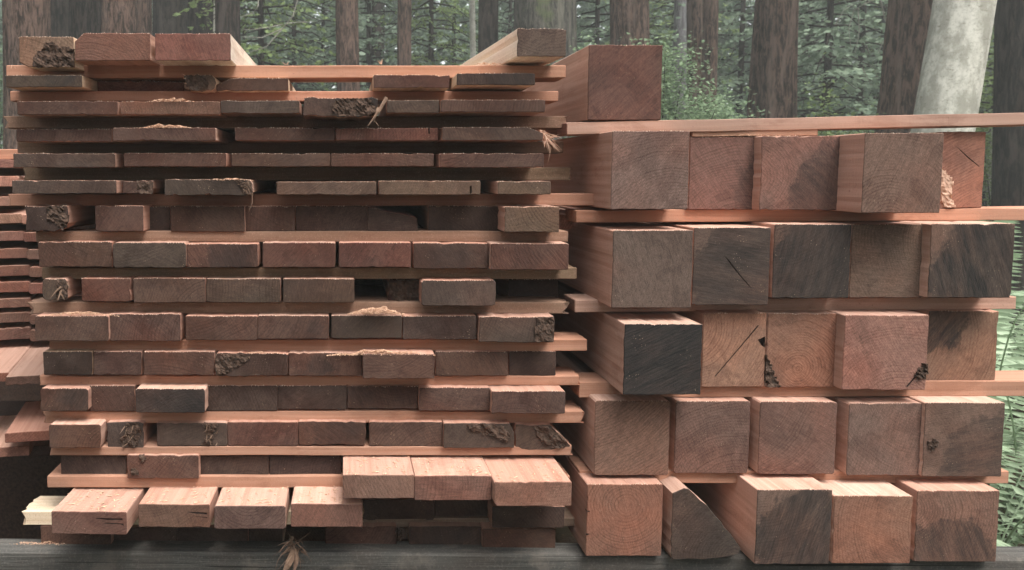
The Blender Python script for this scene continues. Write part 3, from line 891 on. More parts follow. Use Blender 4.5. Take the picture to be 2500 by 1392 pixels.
RP = [((0, 0), 'knot', [(82, 164), (80, 145), (92, 125), (105, 118), (110, 105), (125, 104), (140, 112), (155, 116), (178, 117), (179, 140), (179, 163)], .00, .006),
      ((2, 3), 'rotted_wood', [(815, 246), (850, 240), (900, 242), (922, 262), (918, 280), (880, 284), (830, 284), (812, 270)], -.01, .005),
      ((1, 2), 'broken_wood', [(450, 186), (490, 184), (505, 190), (508, 212), (490, 220), (462, 221), (455, 205)], .02, .005),
      ((5, 1), 'broken_wood', [(335, 444), (370, 446), (372, 472), (340, 473)], .01, .004),
      ((5, 2), 'broken_wood', [(575, 440), (614, 446), (612, 474), (596, 472), (590, 458)], .00, .004),
      ((6, 0), 'bark_flake', [(115, 504), (150, 505), (166, 530), (160, 556), (150, 562), (135, 545), (113, 532)], .00, .007),
      ((8, 0), 'broken_wood', [(140, 684), (163, 690), (163, 730), (138, 731)], .00, .006),
      ((8, 5), 'rotted_wood', [(948, 690), (985, 684), (1024, 684), (1024, 737), (960, 737)], .05, .007),
      ((10, 3), 'knot', [(526, 880), (545, 868), (590, 866), (610, 872), (600, 884), (570, 900), (545, 914), (527, 912)], .00, .005),
      ((12, 1), 'rotted_wood', [(305, 1033), (338, 1034), (345, 1060), (330, 1092), (300, 1092), (292, 1075), (310, 1058)], .00, .007),
      ((12, 2), 'broken_wood', [(498, 1034), (530, 1036), (520, 1060), (515, 1086), (492, 1084), (505, 1062)], .00, .005),
      ((12, 6), 'broken_wood', [(1140, 1036), (1180, 1036), (1225, 1040), (1246, 1062), (1240, 1080), (1200, 1062), (1160, 1060)], -.01, .005),
      ((12, 7), 'knot', [(1305, 1040), (1345, 1042), (1372, 1070), (1388, 1090), (1350, 1094), (1325, 1080), (1310, 1062)], .00, .006),
      ((13, 1), 'knot', [(340, 1114), (352, 1112), (356, 1124), (346, 1128)], -.01, .005),
      ((13, 1), 'knot', [(320, 1146), (332, 1144), (336, 1158), (322, 1160)], -.01, .005),
      ((9, 6), 'broken_wood', [(1310, 776), (1350, 776), (1352, 834), (1306, 834)], -.01, .004),
      (('R', 3, 2), 'broken_wood', [(1871, 868), (1880, 880), (1894, 925), (1906, 944), (1878, 946), (1870, 920)], .012, .006),
      (('R', 3, 3), 'knot', [(2236, 922), (2252, 890), (2264, 888), (2266, 910), (2258, 925)], -.015, .008),
      (('R', 4, 4), 'knot', [(2268, 1080), (2285, 1072), (2292, 1085), (2280, 1100), (2270, 1096)], -.02, .005),
      (('R', 1, 4), 'split_flake', [(2300, 412), (2318, 430), (2328, 444), (2322, 480), (2334, 505), (2302, 506), (2299, 450)], .07, .006)]
for i, (key, nm, poly, Y, amp) in enumerate(RP):
    mt = M_FIBRE if nm == 'split_flake' else M_ROT
    rough_patch(nm, BOARDS[key], poly, Y, amp, mt, i * 3.7)


def slivers(name, items, mat, parent=None):
    """items: (root, tip, width, bend) thin tapering strands, joined."""
    verts, faces = [], []
    inv = parent.matrix_basis.inverted() if parent is not None else Matrix.Identity(4)
    for a, b, w, bend in items:
        d = (b - a)
        if d.length < 1e-6:
            continue
        s = d.cross(Vector((.3, 1, .2))).normalized() * w
        u = d.cross(s).normalized() * w * .5
        prev = None
        for k, (t, f) in enumerate(((0, 1), (.5, .8), (1, .15))):
            c = a + d * t + bend * math.sin(t * 3.1416)
            n0 = len(verts)
            verts += [inv @ (c + s * f), inv @ (c + u * f), inv @ (c - s * f), inv @ (c - u * f)]
            if prev is not None:
                for q in range(4):
                    faces.append((prev + q, n0 + q, n0 + (q + 1) % 4, prev + (q + 1) % 4))
            prev = n0
        faces.append((prev, prev + 1, prev + 2, prev + 3))
    return link(name, mesh(name, verts, faces, [mat]), parent)


def V(x, y, z):
    return Vector((x, y, z))


rg = random.Random(3)
# hanging splinter on the rotted board of the third layer
o = slivers('splinter', [(at(944, 238, -.016), at(898, 308, -.03), .0036, V(.002, -.003, 0)), (at(915, 296, -.02), at(926, 309, -.03), .001, V(0, 0, 0)),
                         (at(922, 262, -.012), at(912, 300, -.026), .002, V(.001, -.002, 0))], M_BARK_SCRAP, BOARDS[(2, 3)])
# frayed orange strands at the right end of the fourth layer
it = []
for i in range(46):
    a = at(rg.uniform(1316, 1330), rg.uniform(316, 340), rg.uniform(.0, .05))
    b = at(rg.uniform(1328, 1374), rg.uniform(326, 372), rg.uniform(-.02, .06))
    it.append((a, b, rg.uniform(.0004, .0012), V(rg.uniform(-.004, .004), 0, rg.uniform(-.003, .005))))
for i in range(4):
    it.append((at(1334, 345, .0), at(1336 + i * 2, 405 - i * 9, .01), .0006, V(.006, 0, 0)))
o = slivers('frayed_fibre', it, M_FIBRE, BOARDS[(3, 4)])
o['kind'] = 'stuff'
# splinters on the stub of the ninth layer and the broken stub of the second
it = [(at(150, 700, -.004), at(122, 729, -.012), .002, V(0, 0, .002)), (at(150, 708, -.004), at(140, 735, -.012), .0022, V(0, 0, 0)), (at(163, 690, .0), at(170, 705, -.01), .0015, V(0, 0, 0)),
      (at(145, 712, -.004), at(158, 732, -.01), .003, V(0, 0, 0))]
slivers('splinter', it, M_BARK_SCRAP, BOARDS[(8, 0)])
it = [(at(455, 186, .02), at(444, 180, .01), .001, V(0, 0, 0)), (at(460, 190, .02), at(447, 192, .01), .0008, V(0, 0, 0)), (at(458, 205, .02), at(448, 203, .01), .0012, V(0, 0, 0))]
slivers('splinter', it, M_FIBRE, BOARDS[(1, 2)])
# frayed end of the sixth layer
it = []
for i in range(22):
    a = at(rg.uniform(585, 614), rg.uniform(440, 474), -.002)
    it.append((a, a + V(rg.uniform(.002, .014), rg.uniform(-.01, .0), rg.uniform(-.016, .006)), rg.uniform(.0004, .001), V(0, 0, rg.uniform(-.002, .002))))
it.append((at(616, 470, .0), at(606, 520, -.01), .0008, V(.004, 0, 0)))
o = slivers('frayed_fibre', it, M_BARK_SCRAP, BOARDS[(5, 2)])
o['kind'] = 'stuff'
it = []
for (cx, cy, key) in ((318, 1062, 0), (515, 1060, 1)):
    for i in range(26):
        a = at(cx + rg.uniform(-14, 16), cy + rg.uniform(-26, 28), -.003)
        it.append((a, a + V(rg.uniform(-.012, .012), rg.uniform(-.012, -.002), rg.uniform(-.014, .012)), rg.uniform(.0005, .0013), V(0, 0, 0)))
o = slivers('torn_fibre', it[:16], M_BARK_SCRAP, BOARDS[(12, 1)])
o['kind'] = 'stuff'
o = slivers('torn_fibre', it[36:], M_BARK_SCRAP, BOARDS[(12, 2)])
o['kind'] = 'stuff'
# bark scrap hanging over the sill
it = []
for i in range(40):
    a = at(715 + rg.uniform(-12, 16), 1336 + rg.uniform(-22, 18), -.04)
    it.append((a, a + V(rg.uniform(-.03, .03), rg.uniform(-.03, .0), rg.uniform(-.035, .03)), rg.uniform(.0005, .002), V(rg.uniform(-.004, .004), 0, 0)))
it += [(at(722, 1340, -.045), at(686, 1410, -.06), .008, V(0, -.004, 0)), (at(722, 1352, -.05), at(716, 1400, -.06), .006, V(.003, 0, 0)), (at(712, 1342, -.045), at(690, 1352, -.05), .004, V(0, 0, .003)),
       (at(735, 1346, -.045), at(748, 1356, -.055), .003, V(0, 0, .002)), (at(690, 1350, -.05), at(672, 1392, -.06), .0008, V(-.003, 0, 0)), (at(715, 1310, -.03), at(706, 1345, -.04), .003, V(0, 0, 0))]
o = slivers('bark_scrap', it, M_BARK_SCRAP)
tag(o, 'ragged scrap of stringy bark hanging over the grey sill', 'bark')
# rotted chunk in the bottom layer gap
o = slivers('bark_scrap', [(at(982 + rg.uniform(-14, 14), 1285 + rg.uniform(0, 32), .0), at(982 + rg.uniform(-14, 14), 1290 + rg.uniform(0, 36), -.015), rg.uniform(.002, .004), V(0, 0, 0)) for _ in range(26)], M_ROT)
tag(o, 'small crumbling chunk of bark between two boards of the bottom layer', 'bark')


def heap(name, label, x0, x1, ytop, ybase, Y, n, sz=.0016, dep=.03, mat=None, parent=None):
    n, sz = int(n * 2.6), sz * .62
    """Sawdust: many separate chips lying in a low heap."""
    verts, faces = [], []
    for i in range(n):
        t = rg.gauss(.5, .24)
        t = min(max(t, 0), 1)
        hh = max(0, math.sin(t * 3.1416)) ** .9 * rg.random() ** .7 * (.7 + .8 * noise.noise((t * 7, x0 * .1, 0)))
        p = at(x0 + (x1 - x0) * t, ybase + (ytop - ybase) * hh, Y + rg.uniform(-.2, 1) * dep * (1 - .7 * hh))
        p.z = min(p.z, at(x0, ybase, Y).z + .0008 + (at(x0, ytop, Y).z - at(x0, ybase, Y).z) * hh)
        l, w = rg.uniform(.6, 2.6) * sz, rg.uniform(.25, .8) * sz
        e = Matrix.Rotation(rg.uniform(0, 6.28), 3, 'Z') @ Matrix.Rotation(rg.uniform(-1, 1), 3, 'X') @ Matrix.Rotation(rg.uniform(-.7, .7), 3, 'Y')
        n0 = len(verts)
        for c in ((-l, -w, 0), (l, -w * .6, 0), (l * .8, w, 0), (-l * .7, w * .7, 0), (0, 0, w * .9)):
            verts.append(p + e @ Vector(c))
        faces += [(n0, n0 + 3, n0 + 2, n0 + 1), (n0, n0 + 1, n0 + 4), (n0 + 1, n0 + 2, n0 + 4), (n0 + 2, n0 + 3, n0 + 4), (n0 + 3, n0, n0 + 4)]
    o = link(name, mesh(name, verts, faces, [mat or M_DUST]))
    return tag(o, label, 'sawdust', None, 'stuff')


heap('sawdust', 'small heap of sawdust on the second board of the third layer', 365, 472, 239, 248, .0, 300)
heap('sawdust', 'bright heap of sawdust on a board of the fourth layer', 340, 468, 301, 313, -.003, 480)
heap('sawdust', 'thin sawdust on the frayed board of the sixth layer', 500, 618, 434, 441, .0, 200)
heap('sawdust', 'sawdust heap spilling from the gap in the ninth layer', 850, 985, 744, 767, -.012, 800, .0018, .05)
heap('sawdust', 'sawdust and curls on the proud board of the eleventh layer', 800, 1060, 852, 868, -.02, 700, .002, .03)
heap('sawdust', 'sawdust on the upper edge of the left boards, tenth layer', 100, 290, 757, 772, -.006, 420, .0015, .02)
heap('sawdust', 'sawdust along the knothole board of the eleventh layer', 540, 720, 857, 865, .004, 300, .0015, .02)
heap('sawdust', 'sawdust trail under the top layer board at right end', 1150, 1240, 150, 160, .05, 120, .0016, .03)
heap('sawdust', 'sawdust drift on the grey sill at its left end', -20, 200, 1318, 1336, .0, 900, .0016, .04)
heap('sawdust', 'sawdust line on the topmost spacer of the right stack', 1700, 1990, 327, 333, .05, 150, .0014, .02)


def scatter(label, boards, n):
    verts, faces = [], []
    for k in boards:
        b = BOARDS[k]
        xs = [v.co.x for v in b.data.vertices]
        zs = max(v.co.z for v in b.data.vertices)
        for i in range(n):
            t = rg.random() ** 1.5
            p = b.matrix_basis @ Vector((rg.uniform(min(xs) + .004, max(xs) - .004), .003 + t * .12, zs + .0006))
            sz = rg.choice((.0008, .001, .0013, .0018, .003))
            l, w = rg.uniform(.6, 2.4) * sz, rg.uniform(.2, .7) * sz
            e = Matrix.Rotation(rg.uniform(0, 6.28), 3, 'Z') @ Matrix.Rotation(rg.uniform(-.3, .3), 3, 'X')
            n0 = len(verts)
            for c in ((-l, -w, 0), (l, -w * .6, 0), (l * .8, w, 0), (-l * .7, w * .7, 0), (0, 0, w * .7)):
                verts.append(p + e @ Vector(c))
            faces += [(n0, n0 + 3, n0 + 2, n0 + 1), (n0, n0 + 1, n0 + 4), (n0 + 1, n0 + 2, n0 + 4), (n0 + 2, n0 + 3, n0 + 4), (n0 + 3, n0, n0 + 4)]
    o = link('wood_chips', mesh('wood_chips', verts, faces, [M_DUST]))
    return tag(o, label, 'chips', None, 'stuff')


bpy.context.view_layer.update()
scatter('wood chips strewn over the four projecting boards at lower left', [(14, 0), (14, 1), (14, 2), (14, 3)], 170)
scatter('wood chips strewn over the three projecting boards at lower right', [(13, 4), (13, 5), (13, 6)], 170)

# sawdust fringe: fuzzy fibres along the upper front edges of board ends
FRINGE = [(r, b) for r in range(0, 12) for b in range(len(ROWS[r]))] + [('R', r, b) for r in range(6) for b in range(len(BEAMS[r]))]
for key in FRINGE:
    b = BOARDS[key]
    me0 = b.data
    top = [v.co for v in me0.vertices if .0005 < v.co.y < .004]
    zt = max(v.z for v in top)
    ed = sorted([v for v in top if v.z > zt - .009], key=lambda v: v.x)
    if len(ed) < 2:
        continue
    it = []
    for i in range(len(ed) - 1):
        p0, p1 = ed[i], ed[i + 1]
        for q in range(max(1, int((p1.x - p0.x) / .0009))):
            t = rg.random()
            if noise.noise((p0.x * 60 + b.location.x * 9, b.location.z * 31, 2)) < rg.uniform(-.35, .45):
                continue
            a = Vector((p0.x + (p1.x - p0.x) * t, rg.uniform(-.0004, .004), p0.z + (p1.z - p0.z) * t - .0007))
            it.append((a, a + Vector((rg.uniform(-.0012, .0012), rg.uniform(-.0015, .0015), rg.uniform(.0005, .0016) * rg.choice((.5, .8, 1, 1.8)))), rg.uniform(.0004, .0009), V(0, 0, 0)))
    o = slivers('sawn_fuzz', it, M_FUZZ)
    o.parent = b
    o['kind'] = 'stuff'

# loose splinters standing on the top strip
it = [(at(700, 158, .06), at(706, 150, .06), .0008, V(0, 0, 0)), (at(697, 158, .06), at(688, 152, .06), .0008, V(0, 0, 0)), (at(931, 157, .06), at(933, 144, .06), .0012, V(0, 0, 0)),
      (at(929, 157, .06), at(922, 147, .06), .001, V(0, 0, 0)), (at(931, 157, .06), at(926, 146, .06), .0008, V(0, 0, 0)), (at(27, 167, .06), at(29, 158, .06), .0008, V(0, 0, 0)), (at(38, 167, .06), at(34, 163, .06), .0008, V(0, 0, 0))]
o = slivers('splinter', it, M_FIBRE)
tag(o, 'few thin splinters standing up from the top spacer strip', 'splinter', None, 'stuff')

# ------------------------------------------------------------------ forest
def trunk_mesh(name, pts, rads, segs=26, ridge=.05, seed=0, mat=None, root=False):
    verts, faces = [], []
    n = len(pts)
    for k, (p, r) in enumerate(zip(pts, rads)):
        for i in range(segs):
            a = 2 * math.pi * i / segs
            fi = abs(noise.noise((math.cos(a) * 5.5 + seed, math.sin(a) * 5.5, p.z * .55 + seed)))
            q = 1 + ridge * (.8 * noise.noise((math.cos(a) * 2 + seed, math.sin(a) * 2, p.z * .35)) + 1.6 * min(fi, .35) - .3)
            verts.append(p + Vector((math.cos(a) * r * q, math.sin(a) * r * q, 0)))
    for k in range(n - 1):
        for i in range(segs):
            j = (i + 1) % segs
            faces.append((k * segs + i, k * segs + j, (k + 1) * segs + j, (k + 1) * segs + i))
    faces.append(tuple((n - 1) * segs + i for i in range(segs)))
    return mesh(name, verts, faces, [mat], None, True)


def tube(verts, faces, pts, r0, r1, segs=5):
    n0 = len(verts)
    n = len(pts)
    for k, p in enumerate(pts):
        d = (pts[min(k + 1, n - 1)] - pts[max(k - 1, 0)]).normalized()
        u = d.cross(Vector((.13, .21, 1) if abs(d.z) < .9 else (1, .1, 0))).normalized()
        w = d.cross(u)
        r = r0 + (r1 - r0) * k / (n - 1)
        for i in range(segs):
            a = 2 * math.pi * i / segs
            verts.append(p + u * math.cos(a) * r + w * math.sin(a) * r)
    for k in range(n - 1):
        for i in range(segs):
            j = (i + 1) % segs
            faces.append((n0 + k * segs + i, n0 + k * segs + j, n0 + (k + 1) * segs + j, n0 + (k + 1) * segs + i))


def spray(verts, faces, base, dirv, ln, rg, leaf=.07, droop=.35, dens=1.0):
    """One drooping conifer spray: side twigs with small narrow leaves."""
    side = dirv.cross(Vector((0, 0, 1))).normalized()
    n = int(ln / .11 * dens)
    for k in range(n):
        t = (k + rg.random()) / n
        c = base + dirv * ln * t + Vector((0, 0, -droop * ln * t * t))
        for s in (-1, 1):
            tl = (1 - t * .65) * ln * .38 * rg.uniform(.6, 1.1)
            td = (side * s + dirv * .7 + Vector((0, 0, rg.uniform(-.5, .1)))).normalized()
            m = max(2, int(tl / leaf * 1.3))
            for q in range(m):
                p = c + td * tl * (q + rg.random()) / m
                p.z -= .25 * tl * (q / m) ** 2
                a = leaf * rg.uniform(.6, 1.3)
                d = (td + Vector((rg.uniform(-.8, .8), rg.uniform(-.8, .8), rg.uniform(-.7, .3)))).normalized()
                w = d.cross(Vector((rg.uniform(-1, 1), rg.uniform(-1, 1), rg.uniform(.2, 1)))).normalized() * a * .3
                n0 = len(verts)
                verts += [p - d * a * .5, p + w, p + d * a * .5, p - w]
                faces.append((n0, n0 + 1, n0 + 2, n0 + 3))


def crown_mesh(name, z0, z1, r0, r1, nb, seed, mat, leaf=.07, dens=1.0):
    rg = random.Random(seed)
    lv, lf, bv, bf = [], [], [], []
    for i in range(nb):
        t = (i + rg.random()) / nb
        z = z0 + (z1 - z0) * t
        ln = (r0 + (r1 - r0) * t) * rg.uniform(.65, 1.15)
        a = i * 2.399 + rg.uniform(-.5, .5)
        d = Vector((math.cos(a), math.sin(a), rg.uniform(-.05, .3))).normalized()
        b = Vector((0, 0, z))
        spray(lv, lf, b + d * ln * .12, d, ln * .9, rg, leaf, rg.uniform(.2, .5), dens)
        tube(bv, bf, [b, b + d * ln * .4 + Vector((0, 0, -.05 * ln)), b + d * ln * .85 + Vector((0, 0, -.3 * ln))], .018, .004, 4)
    n0 = len(lv)
    return mesh(name, lv + bv, lf + [tuple(n0 + q for q in f) for f in bf], [mat, M_BARK_DARK], [0] * len(lf) + [1] * len(bf))


HIGH = [crown_mesh('crown', 6.5, 13.5, 1.7, .5, 22, 5 + i, M_LEAF_A, .16, .45) for i in range(2)]


def at_d(px, py, dist):
    return at(px, py, dist - D)


def big_tree(xt, xb, w, dist, mat, label, ridge=.05, y0=0, y1=290, hi=True, taper=.0, seed=None, top=13.0):
    """Trunk through two photo points at a given distance; runs from the ground to above the frame."""
    a, b = at_d(xt, y0, dist), at_d(xb, y1, dist)
    s = (a - b) / (a.z - b.z)
    r = w / 2 / F * dist
    seed = seed if seed is not None else xt * .37
    base = b + s * (0 - b.z)
    pts, rads = [], []
    n = 46
    for k in range(n + 1):
        z = top * (k / n) ** 1.15
        off = Vector((noise.noise((z * .3, seed, 0)), noise.noise((z * .3, 0, seed)), 0)) * .04
        pts.append(s * z + off * (z > .4))
        zz = (a.z + b.z) / 2
        rads.append(max(.03, r * (1 + .05 * (zz - z) / 2) * (1 + .5 * math.exp(-z / .35))))
    root = link('tree', None, None, base)
    tag(root, label, 'tree', 'forest trees behind the lumber')
    tm = trunk_mesh('trunk', pts, rads, 84 if w > 60 else 48, ridge, seed, mat)
    link('trunk', tm, root)
    if hi:
        c = link('crown', HIGH[int(xt) % 2], root, s * 0 + Vector((s.x * 8, s.y * 8, 0)), (0, 0, xt))
        c.scale = (1, 1, 1)
    return root


TREES = [
    (64, 62, 108, 7.6, M_BARK_RED, 'broad brown trunk at the far left edge, behind the tan board'),
    (148, 148, 66, 10.5, M_BARK_DARK, 'dark trunk second from the left edge'),
    (214, 216, 74, 9.0, M_BARK_DARK, 'dark trunk with a lighter right side, third from left'),
    (291, 291, 84, 8.2, M_BARK_RED, 'thick brown trunk rising behind the rough purplish board'),
    (350, 350, 40, 9.6, M_BARK_RED, 'slim brown trunk touching the thick one on its right'),
    (412, 412, 82, 11.5, M_BARK_DARK, 'very dark trunk behind the reddish thick board'),
    (484, 482, 68, 12.0, M_BARK_DARK, 'dark trunk right of the very dark one at left'),
    (556, 556, 60, 9.0, M_BARK_DARK, 'dark brown trunk above the bright side of the top board'),
    (847, 850, 56, 9.5, M_BARK_RED, 'straight brown trunk seen also through the gap under the top strip'),
    (925, 925, 32, 14.5, M_BARK_DARK, 'thin dark trunk far back between two brown trunks'),
    (987, 987, 34, 10.5, M_BARK_RED, 'slim brown trunk standing alone, left of the bare foliage'),
    (1190, 1188, 48, 10.0, M_BARK_DARK, 'dark trunk just left of the highest timber end'),
    (1327, 1327, 146, 9.6, M_BARK_MOSS, 'thickest grey mossy trunk behind the highest timber end'),
    (1537, 1537, 90, 9.8, M_BARK_RED, 'thick red-brown trunk behind the mint-green shrub'),
    (1664, 1658, 32, 12.5, M_BARK_GREY, 'pale bluish-grey slim trunk right of the mint-green shrub'),
    (1697, 1699, 36, 10.6, M_BARK_RED, 'left one of the close pair of slim red trunks'),
    (1734, 1732, 34, 10.2, M_BARK_RED, 'right one of the close pair of slim red trunks'),
    (1862, 1838, 30, 8.8, M_BARK_RED, 'thin leaning trunk crossing behind the straight ribbed trunk'),
    (1906, 1900, 78, 8.4, M_BARK_RED, 'straight ribbed red-brown trunk right of the leaning thin one'),
    (2238, 2206, 112, 7.4, M_BARK_RED, 'wide brown trunk just left of the white-barked tree'),
    (2490, 2486, 92, 7.0, M_BARK_DARK, 'dark trunk cut off by the right edge of the picture'),
]
for i, (xt, xb, w, dist, m, lab) in enumerate(TREES):
    big_tree(xt, xb, w, dist, m, lab, .07 if w > 60 else .05, seed=i * 3.3, hi=i % 2 == 0)
for xt, xb, w, dist, lab in [(2352, 2296, 122, 6.6, 'big white-barked leaning tree at right'), (2462, 2436, 20, 9.0, 'thin white stem beside the big white-barked tree'),
                             (1152, 1158, 14, 11.5, 'thin pale stem left of the dark trunk by the timber end'), (518, 518, 14, 13.5, 'thin pale stem between the dark left trunks')]:
    big_tree(xt, xb, w, dist, M_BIRCH, lab, .03, hi=w > 30, seed=xt, top=9)

# understory conifers that fill the view between the trunks
UND = [crown_mesh('crown', .5, 6.5, 1.7, .7, 120, 21, M_LEAF_A, .085, 1.0), crown_mesh('crown', .4, 6.0, 1.5, .8, 110, 22, M_LEAF_B, .08, 1.0),
       crown_mesh('crown', .6, 7.0, 1.9, .6, 120, 23, M_LEAF_A, .09, 1.0)]
STEM = trunk_mesh('trunk', [Vector((0, 0, z)) for z in (0, 1, 2.5, 4, 5.5, 6.8)], [.07, .06, .05, .04, .025, .01], 10, .04, 2, M_BARK_DARK)
U = [(-60, 15.5, 0), (640, 11.0, 1), (720, 13.5, 0), (790, 15.5, 2), (900, 12.8, 0), (1050, 12.5, 1), (1105, 14.5, 2), (1450, 12.6, 0), (1240, 15, 0), (1570, 15, 1), (1640, 14.2, 1),
     (1800, 12.5, 0), (2010, 10.5, 2), (2090, 12.2, 0), (2140, 14.5, 1), (2420, 11.5, 1), (2520, 9.5, 1), (600, 15.5, 2), (1960, 14.5, 0), (420, 15.8, 2), (220, 15.6, 0), (2330, 14.5, 2)]
UL = ['spruce-like young conifer', 'yellow-green young conifer', 'dense feathery young conifer']
for i, (px, dist, kd) in enumerate(U):
    b = at_d(px, 420, dist)
    root = link('young_conifer', None, None, (b.x, b.y, 0), (0, 0, i * 1.7))
    where = ['at the far left edge', 'left in the open foliage', 'centred behind the left foliage', 'left of the straight brown trunk', 'between the two slim brown trunks', 'right of the lone slim trunk',
             'near the pale thin stem', 'right of the mossy trunk', 'behind the mossy trunk', 'behind the red-brown trunk', 'behind the bluish-grey trunk', 'right of the paired trunks', 'right of the ribbed trunk',
             'in the middle of the right foliage', 'left of the wide brown trunk', 'right of the white-barked tree', 'at the right picture edge', 'behind the reddish top board', 'far back beside the ribbed trunk',
             'behind the very dark trunk', 'behind the third left trunk', 'behind the white-barked tree'][i]
    tag(root, f'{UL[kd]} {where}', 'conifer', 'young conifers between the trunks')
    link('trunk', STEM, root)
    c = link('crown', UND[kd], root)
    sc = 1 + .16 * math.sin(i * 2.1)
    c.scale = (sc, sc, 1)

# dead pale branches in front of the foliage
def dead_branch(parent_px, label, curves, dist):
    v, f = [], []
    for c in curves:
        pts = [at_d(x, y, dist + dd) for x, y, dd in c[1]]
        tube(v, f, pts, c[0], c[0] * .35, 5)
    o = link('dead_branch', mesh('dead_branch', v, f, [M_TWIG]))
    return tag(o, label, 'branch')


dead_branch(0, 'bare pale branches sweeping through the foliage at left', [
    (.011, [(735, -30, 0), (715, 40, 0), (690, 70, .1), (650, 115, .1), (610, 128, .2)]), (.007, [(690, 70, 0), (640, 92, 0), (590, 90, 0)]),
    (.008, [(632, -20, 0), (630, 15, 0), (618, 32, 0), (586, 42, 0)]), (.006, [(690, 60, 0), (660, 66, 0), (620, 72, 0), (590, 72, 0)]),
    (.005, [(700, 57, 0), (740, 54, 0), (772, 53, 0)])], 8.6)
dead_branch(0, 'bare hanging twigs in the foliage left of the wide brown trunk', [
    (.007, [(2160, -10, 0), (2110, 10, 0), (2085, 25, .1), (2072, 70, .1), (2078, 118, .1)]), (.006, [(2095, 20, 0), (2098, 75, 0), (2088, 130, 0)]),
    (.008, [(2150, 0, 0), (2160, 45, 0), (2172, 72, 0), (2155, 105, 0), (2143, 132, 0)]), (.005, [(2105, 165, 0), (2118, 190, 0), (2128, 210, 0)]), (.004, [(2040, 60, 0), (2060, 25, 0), (2090, 5, 0)])], 7.9)


def shrub(label, px, py_top, dist, wid, n, seed, leaf=.035, z0=.3, mat=None):
    rg = random.Random(seed)
    b = at_d(px, 420, dist)
    ztop = at_d(px, py_top, dist).z
    root = link('shrub', None, None, (b.x, b.y, 0))
    tag(root, label, 'shrub')
    v, f, sv, sf = [], [], [], []
    for k in range(26):
        a = rg.uniform(0, 6.28)
        rr = wid * rg.uniform(.2, 1)
        zt = ztop * rg.uniform(.45, 1.0) * (1 - .25 * (rr / wid) ** 2)
        tip = Vector((math.cos(a) * rr, math.sin(a) * rr, zt))
        midp = Vector((tip.x * .35, tip.y * .35, zt * .6))
        tube(sv, sf, [Vector((tip.x * .08, tip.y * .08, 0)), midp, tip], .012, .003, 5)
        for q in range(n // 26):
            t = rg.uniform(.25, 1.05) if rg.random() < .25 else rg.uniform(.6, 1.05)
            p = (midp.lerp(tip, (t - .5) * 2) if t > .5 else Vector((0, 0, 0)).lerp(midp, t * 2)) + Vector((rg.gauss(0, .1), rg.gauss(0, .1), rg.gauss(0, .09)))
            a2 = leaf * rg.uniform(.6, 1.2)
            d = Vector((rg.uniform(-1, 1), rg.uniform(-1, 1), rg.uniform(-.6, .5))).normalized()
            w = d.cross(Vector((rg.uniform(-.5, .5), rg.uniform(-.5, .5), 1))).normalized() * a2 * .45
            up = d.cross(w).normalized() * a2 * .12
            n0 = len(v)
            v += [p - d * a2 * .6, p + w + up, p + d * a2 * .7, p - w + up]
            f.append((n0, n0 + 1, n0 + 2))
            f.append((n0, n0 + 2, n0 + 3))
    link('foliage', mesh('foliage', v, f, [mat or M_LEAF_C]), root)
    link('stem', mesh('stem', sv, sf, [M_BARK_DARK]), root)


shrub('mint-green leafy shrub right of the big top beam', 1610, 74, 6.6, .6, 30000, 4, .03)
shrub('mint-green leafy shrub peeping left of the big top beam', 1470, 62, 7.6, .5, 12000, 5)
shrub('low leafy shrub behind the right spacer strip', 1790, 190, 7.4, .6, 14000, 6)
shrub('low leafy shrub left of the wide brown trunk', 2050, 205, 7.6, .7, 12000, 7, mat=M_LEAF_B)
shrub('bright yellow-green shrub at the right picture edge', 2440, 60, 8.4, .7, 7000, 8, mat=M_LEAF_B)
shrub('dim leafy shrub at the far left picture edge', -20, 30, 8.8, .6, 5200, 9)
shrub('dim leafy shrub behind the two slim brown trunks', 930, 120, 11.6, .8, 4000, 10, .05)

# far wood: reads as one mass; an unseen added ring blocks low sky light
rgf = random.Random(77)
v, f = [], []


def wood(n, a0, a1, d0, d1, zmax, s0, s1, cull):
    for k in range(n):
        ang = rgf.uniform(a0, a1)
        dist = rgf.uniform(d0, d1)
        z = zmax * rgf.random() ** 1.25
        if noise.noise((ang * 9 + 4, z * .7, dist * .3)) + .35 * noise.noise((ang * 30, z * 2, dist)) < cull:
            continue
        p = Vector((math.sin(ang) * dist, math.cos(ang) * dist - D, z))
        a = rgf.uniform(s0, s1)
        d = Vector((rgf.uniform(-1, 1), rgf.uniform(-1, 1), rgf.uniform(-.8, .4))).normalized()
        w = d.cross(Vector((rgf.uniform(-.6, .6), rgf.uniform(-.6, .6), 1))).normalized() * a * .45
        n0 = len(v)
        v.extend((p - d * a, p + w, p + d * a, p - w))
        f.append((n0, n0 + 1, n0 + 2, n0 + 3))


wood(80000, -.62, 1.02, 16.5, 27, 11, .10, .26, -.18)
wood(14000, -.62, 1.02, 25, 29, 12, .4, .7, -.6)
wood(16000, 1.0, 5.7, 10, 15, 10.5, .3, .55, -.4)
o = link('far_wood_shade_ring', mesh('far_wood_shade_ring', v, f, [M_LEAF_FAR]))
tag(o, 'hazy mass of distant forest foliage behind all the trunks, plus unseen ring added behind camera', 'foliage', None, 'stuff')

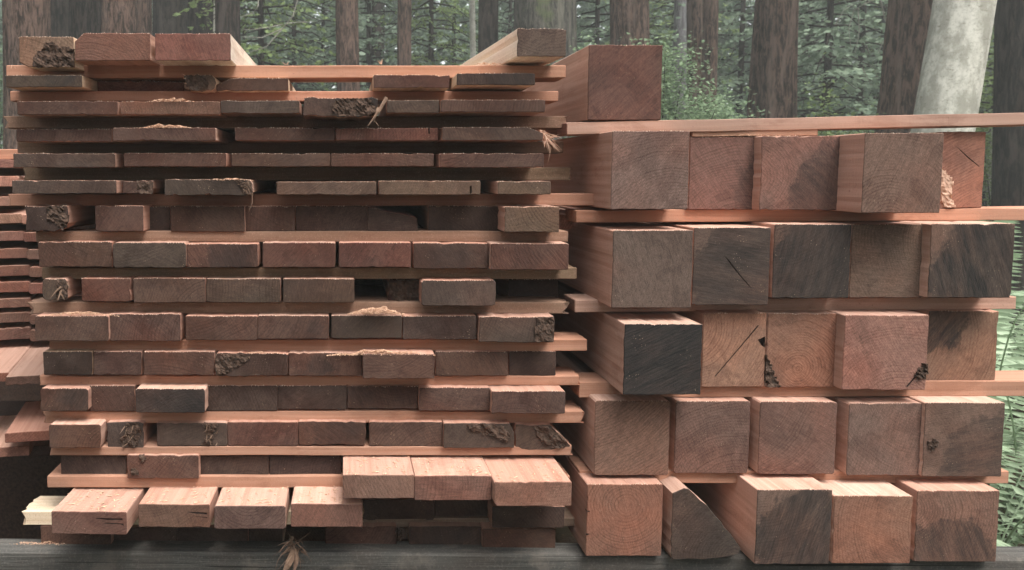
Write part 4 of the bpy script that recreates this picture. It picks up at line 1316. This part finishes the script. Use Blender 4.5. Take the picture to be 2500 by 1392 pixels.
# ferns at the right edge
def frond_mesh(ln, seed):
    rg = random.Random(seed)
    v, f = [], []

    def pt(t):
        return Vector((0, ln * (.95 * t - .12 * t ** 3), ln * (.9 * t - .75 * t * t)))
    tube(v, f, [pt(t / 8) for t in range(9)], .004, .001, 4)
    n = 30
    for k in range(2, n):
        t = k / n
        p = pt(t)
        l = ln * .135 * math.sin(min(1, t * 1.6 + .1) * 1.57) * (1 - t) ** .55 + .01
        for s in (-1, 1):
            tip = p + Vector((s * l, l * .32 + rg.uniform(-.01, .01), -l * .25 + rg.uniform(-.012, .012)))
            w = ln / n * .4
            n0 = len(v)
            m = p.lerp(tip, .35)
            v += [p, m + Vector((0, w, .002)), tip, m - Vector((0, w, -.002))]
            f.append((n0, n0 + 1, n0 + 2, n0 + 3))
    return mesh('frond', v, f, [M_FERN])


FR = [frond_mesh(l, i) for i, l in enumerate((.85, .95, 1.05))]
for i, (px, dist, zb, lab) in enumerate([(2475, 2.7, .42, 'sword fern nearest the lumber at the right edge'), (2540, 3.1, .5, 'sword fern just outside the right edge, fronds reaching in'), (2452, 3.6, .62, 'sword fern behind the beam ends at the right edge'),
                                         (2560, 4.6, .75, 'taller sword fern further back at the right edge'), (2400, 5.2, .8, 'distant sword fern hidden mostly by the right beams'), (2510, 5.6, .9, 'sword fern under the dark trunk at the right edge')]):
    b = at_d(px, 420, dist)
    root = link('sword_fern', None, None, (b.x, b.y, 0))
    tag(root, lab, 'fern', 'sword ferns at the right edge')
    rgx = random.Random(i * 9)
    for k in range(13):
        o = link('frond', FR[(k + i) % 3], root, (0, 0, .02), (rgx.uniform(-.1, .75), 0, k * 2.399 + rgx.uniform(-.2, .2)))
        sc = rgx.uniform(.8, 1.15) * (1 + .16 * i)
        o.scale = (sc, sc, sc)

# ------------------------------------------------------------------ forest air
hz = NT('forest_air')
pv = hz.n('ShaderNodeVolumePrincipled')
pv.inputs['Color'].default_value = (.92, .97, .93, 1)
pv.inputs['Density'].default_value = .007
pv.inputs['Anisotropy'].default_value = .2
hz.l(pv.outputs[0], hz.out.inputs['Volume'])
bx = [(x, y, z) for z in (-1, 15) for x, y in ((-62, -42), (62, -42), (62, 82), (-62, 82))]
o = link('haze', mesh('haze', bx, [(3, 2, 1, 0), (4, 5, 6, 7), (0, 1, 5, 4), (1, 2, 6, 5), (2, 3, 7, 6), (3, 0, 4, 7)], [hz.m]))
tag(o, 'thin pale damp air filling the forest', 'haze', None, 'stuff')
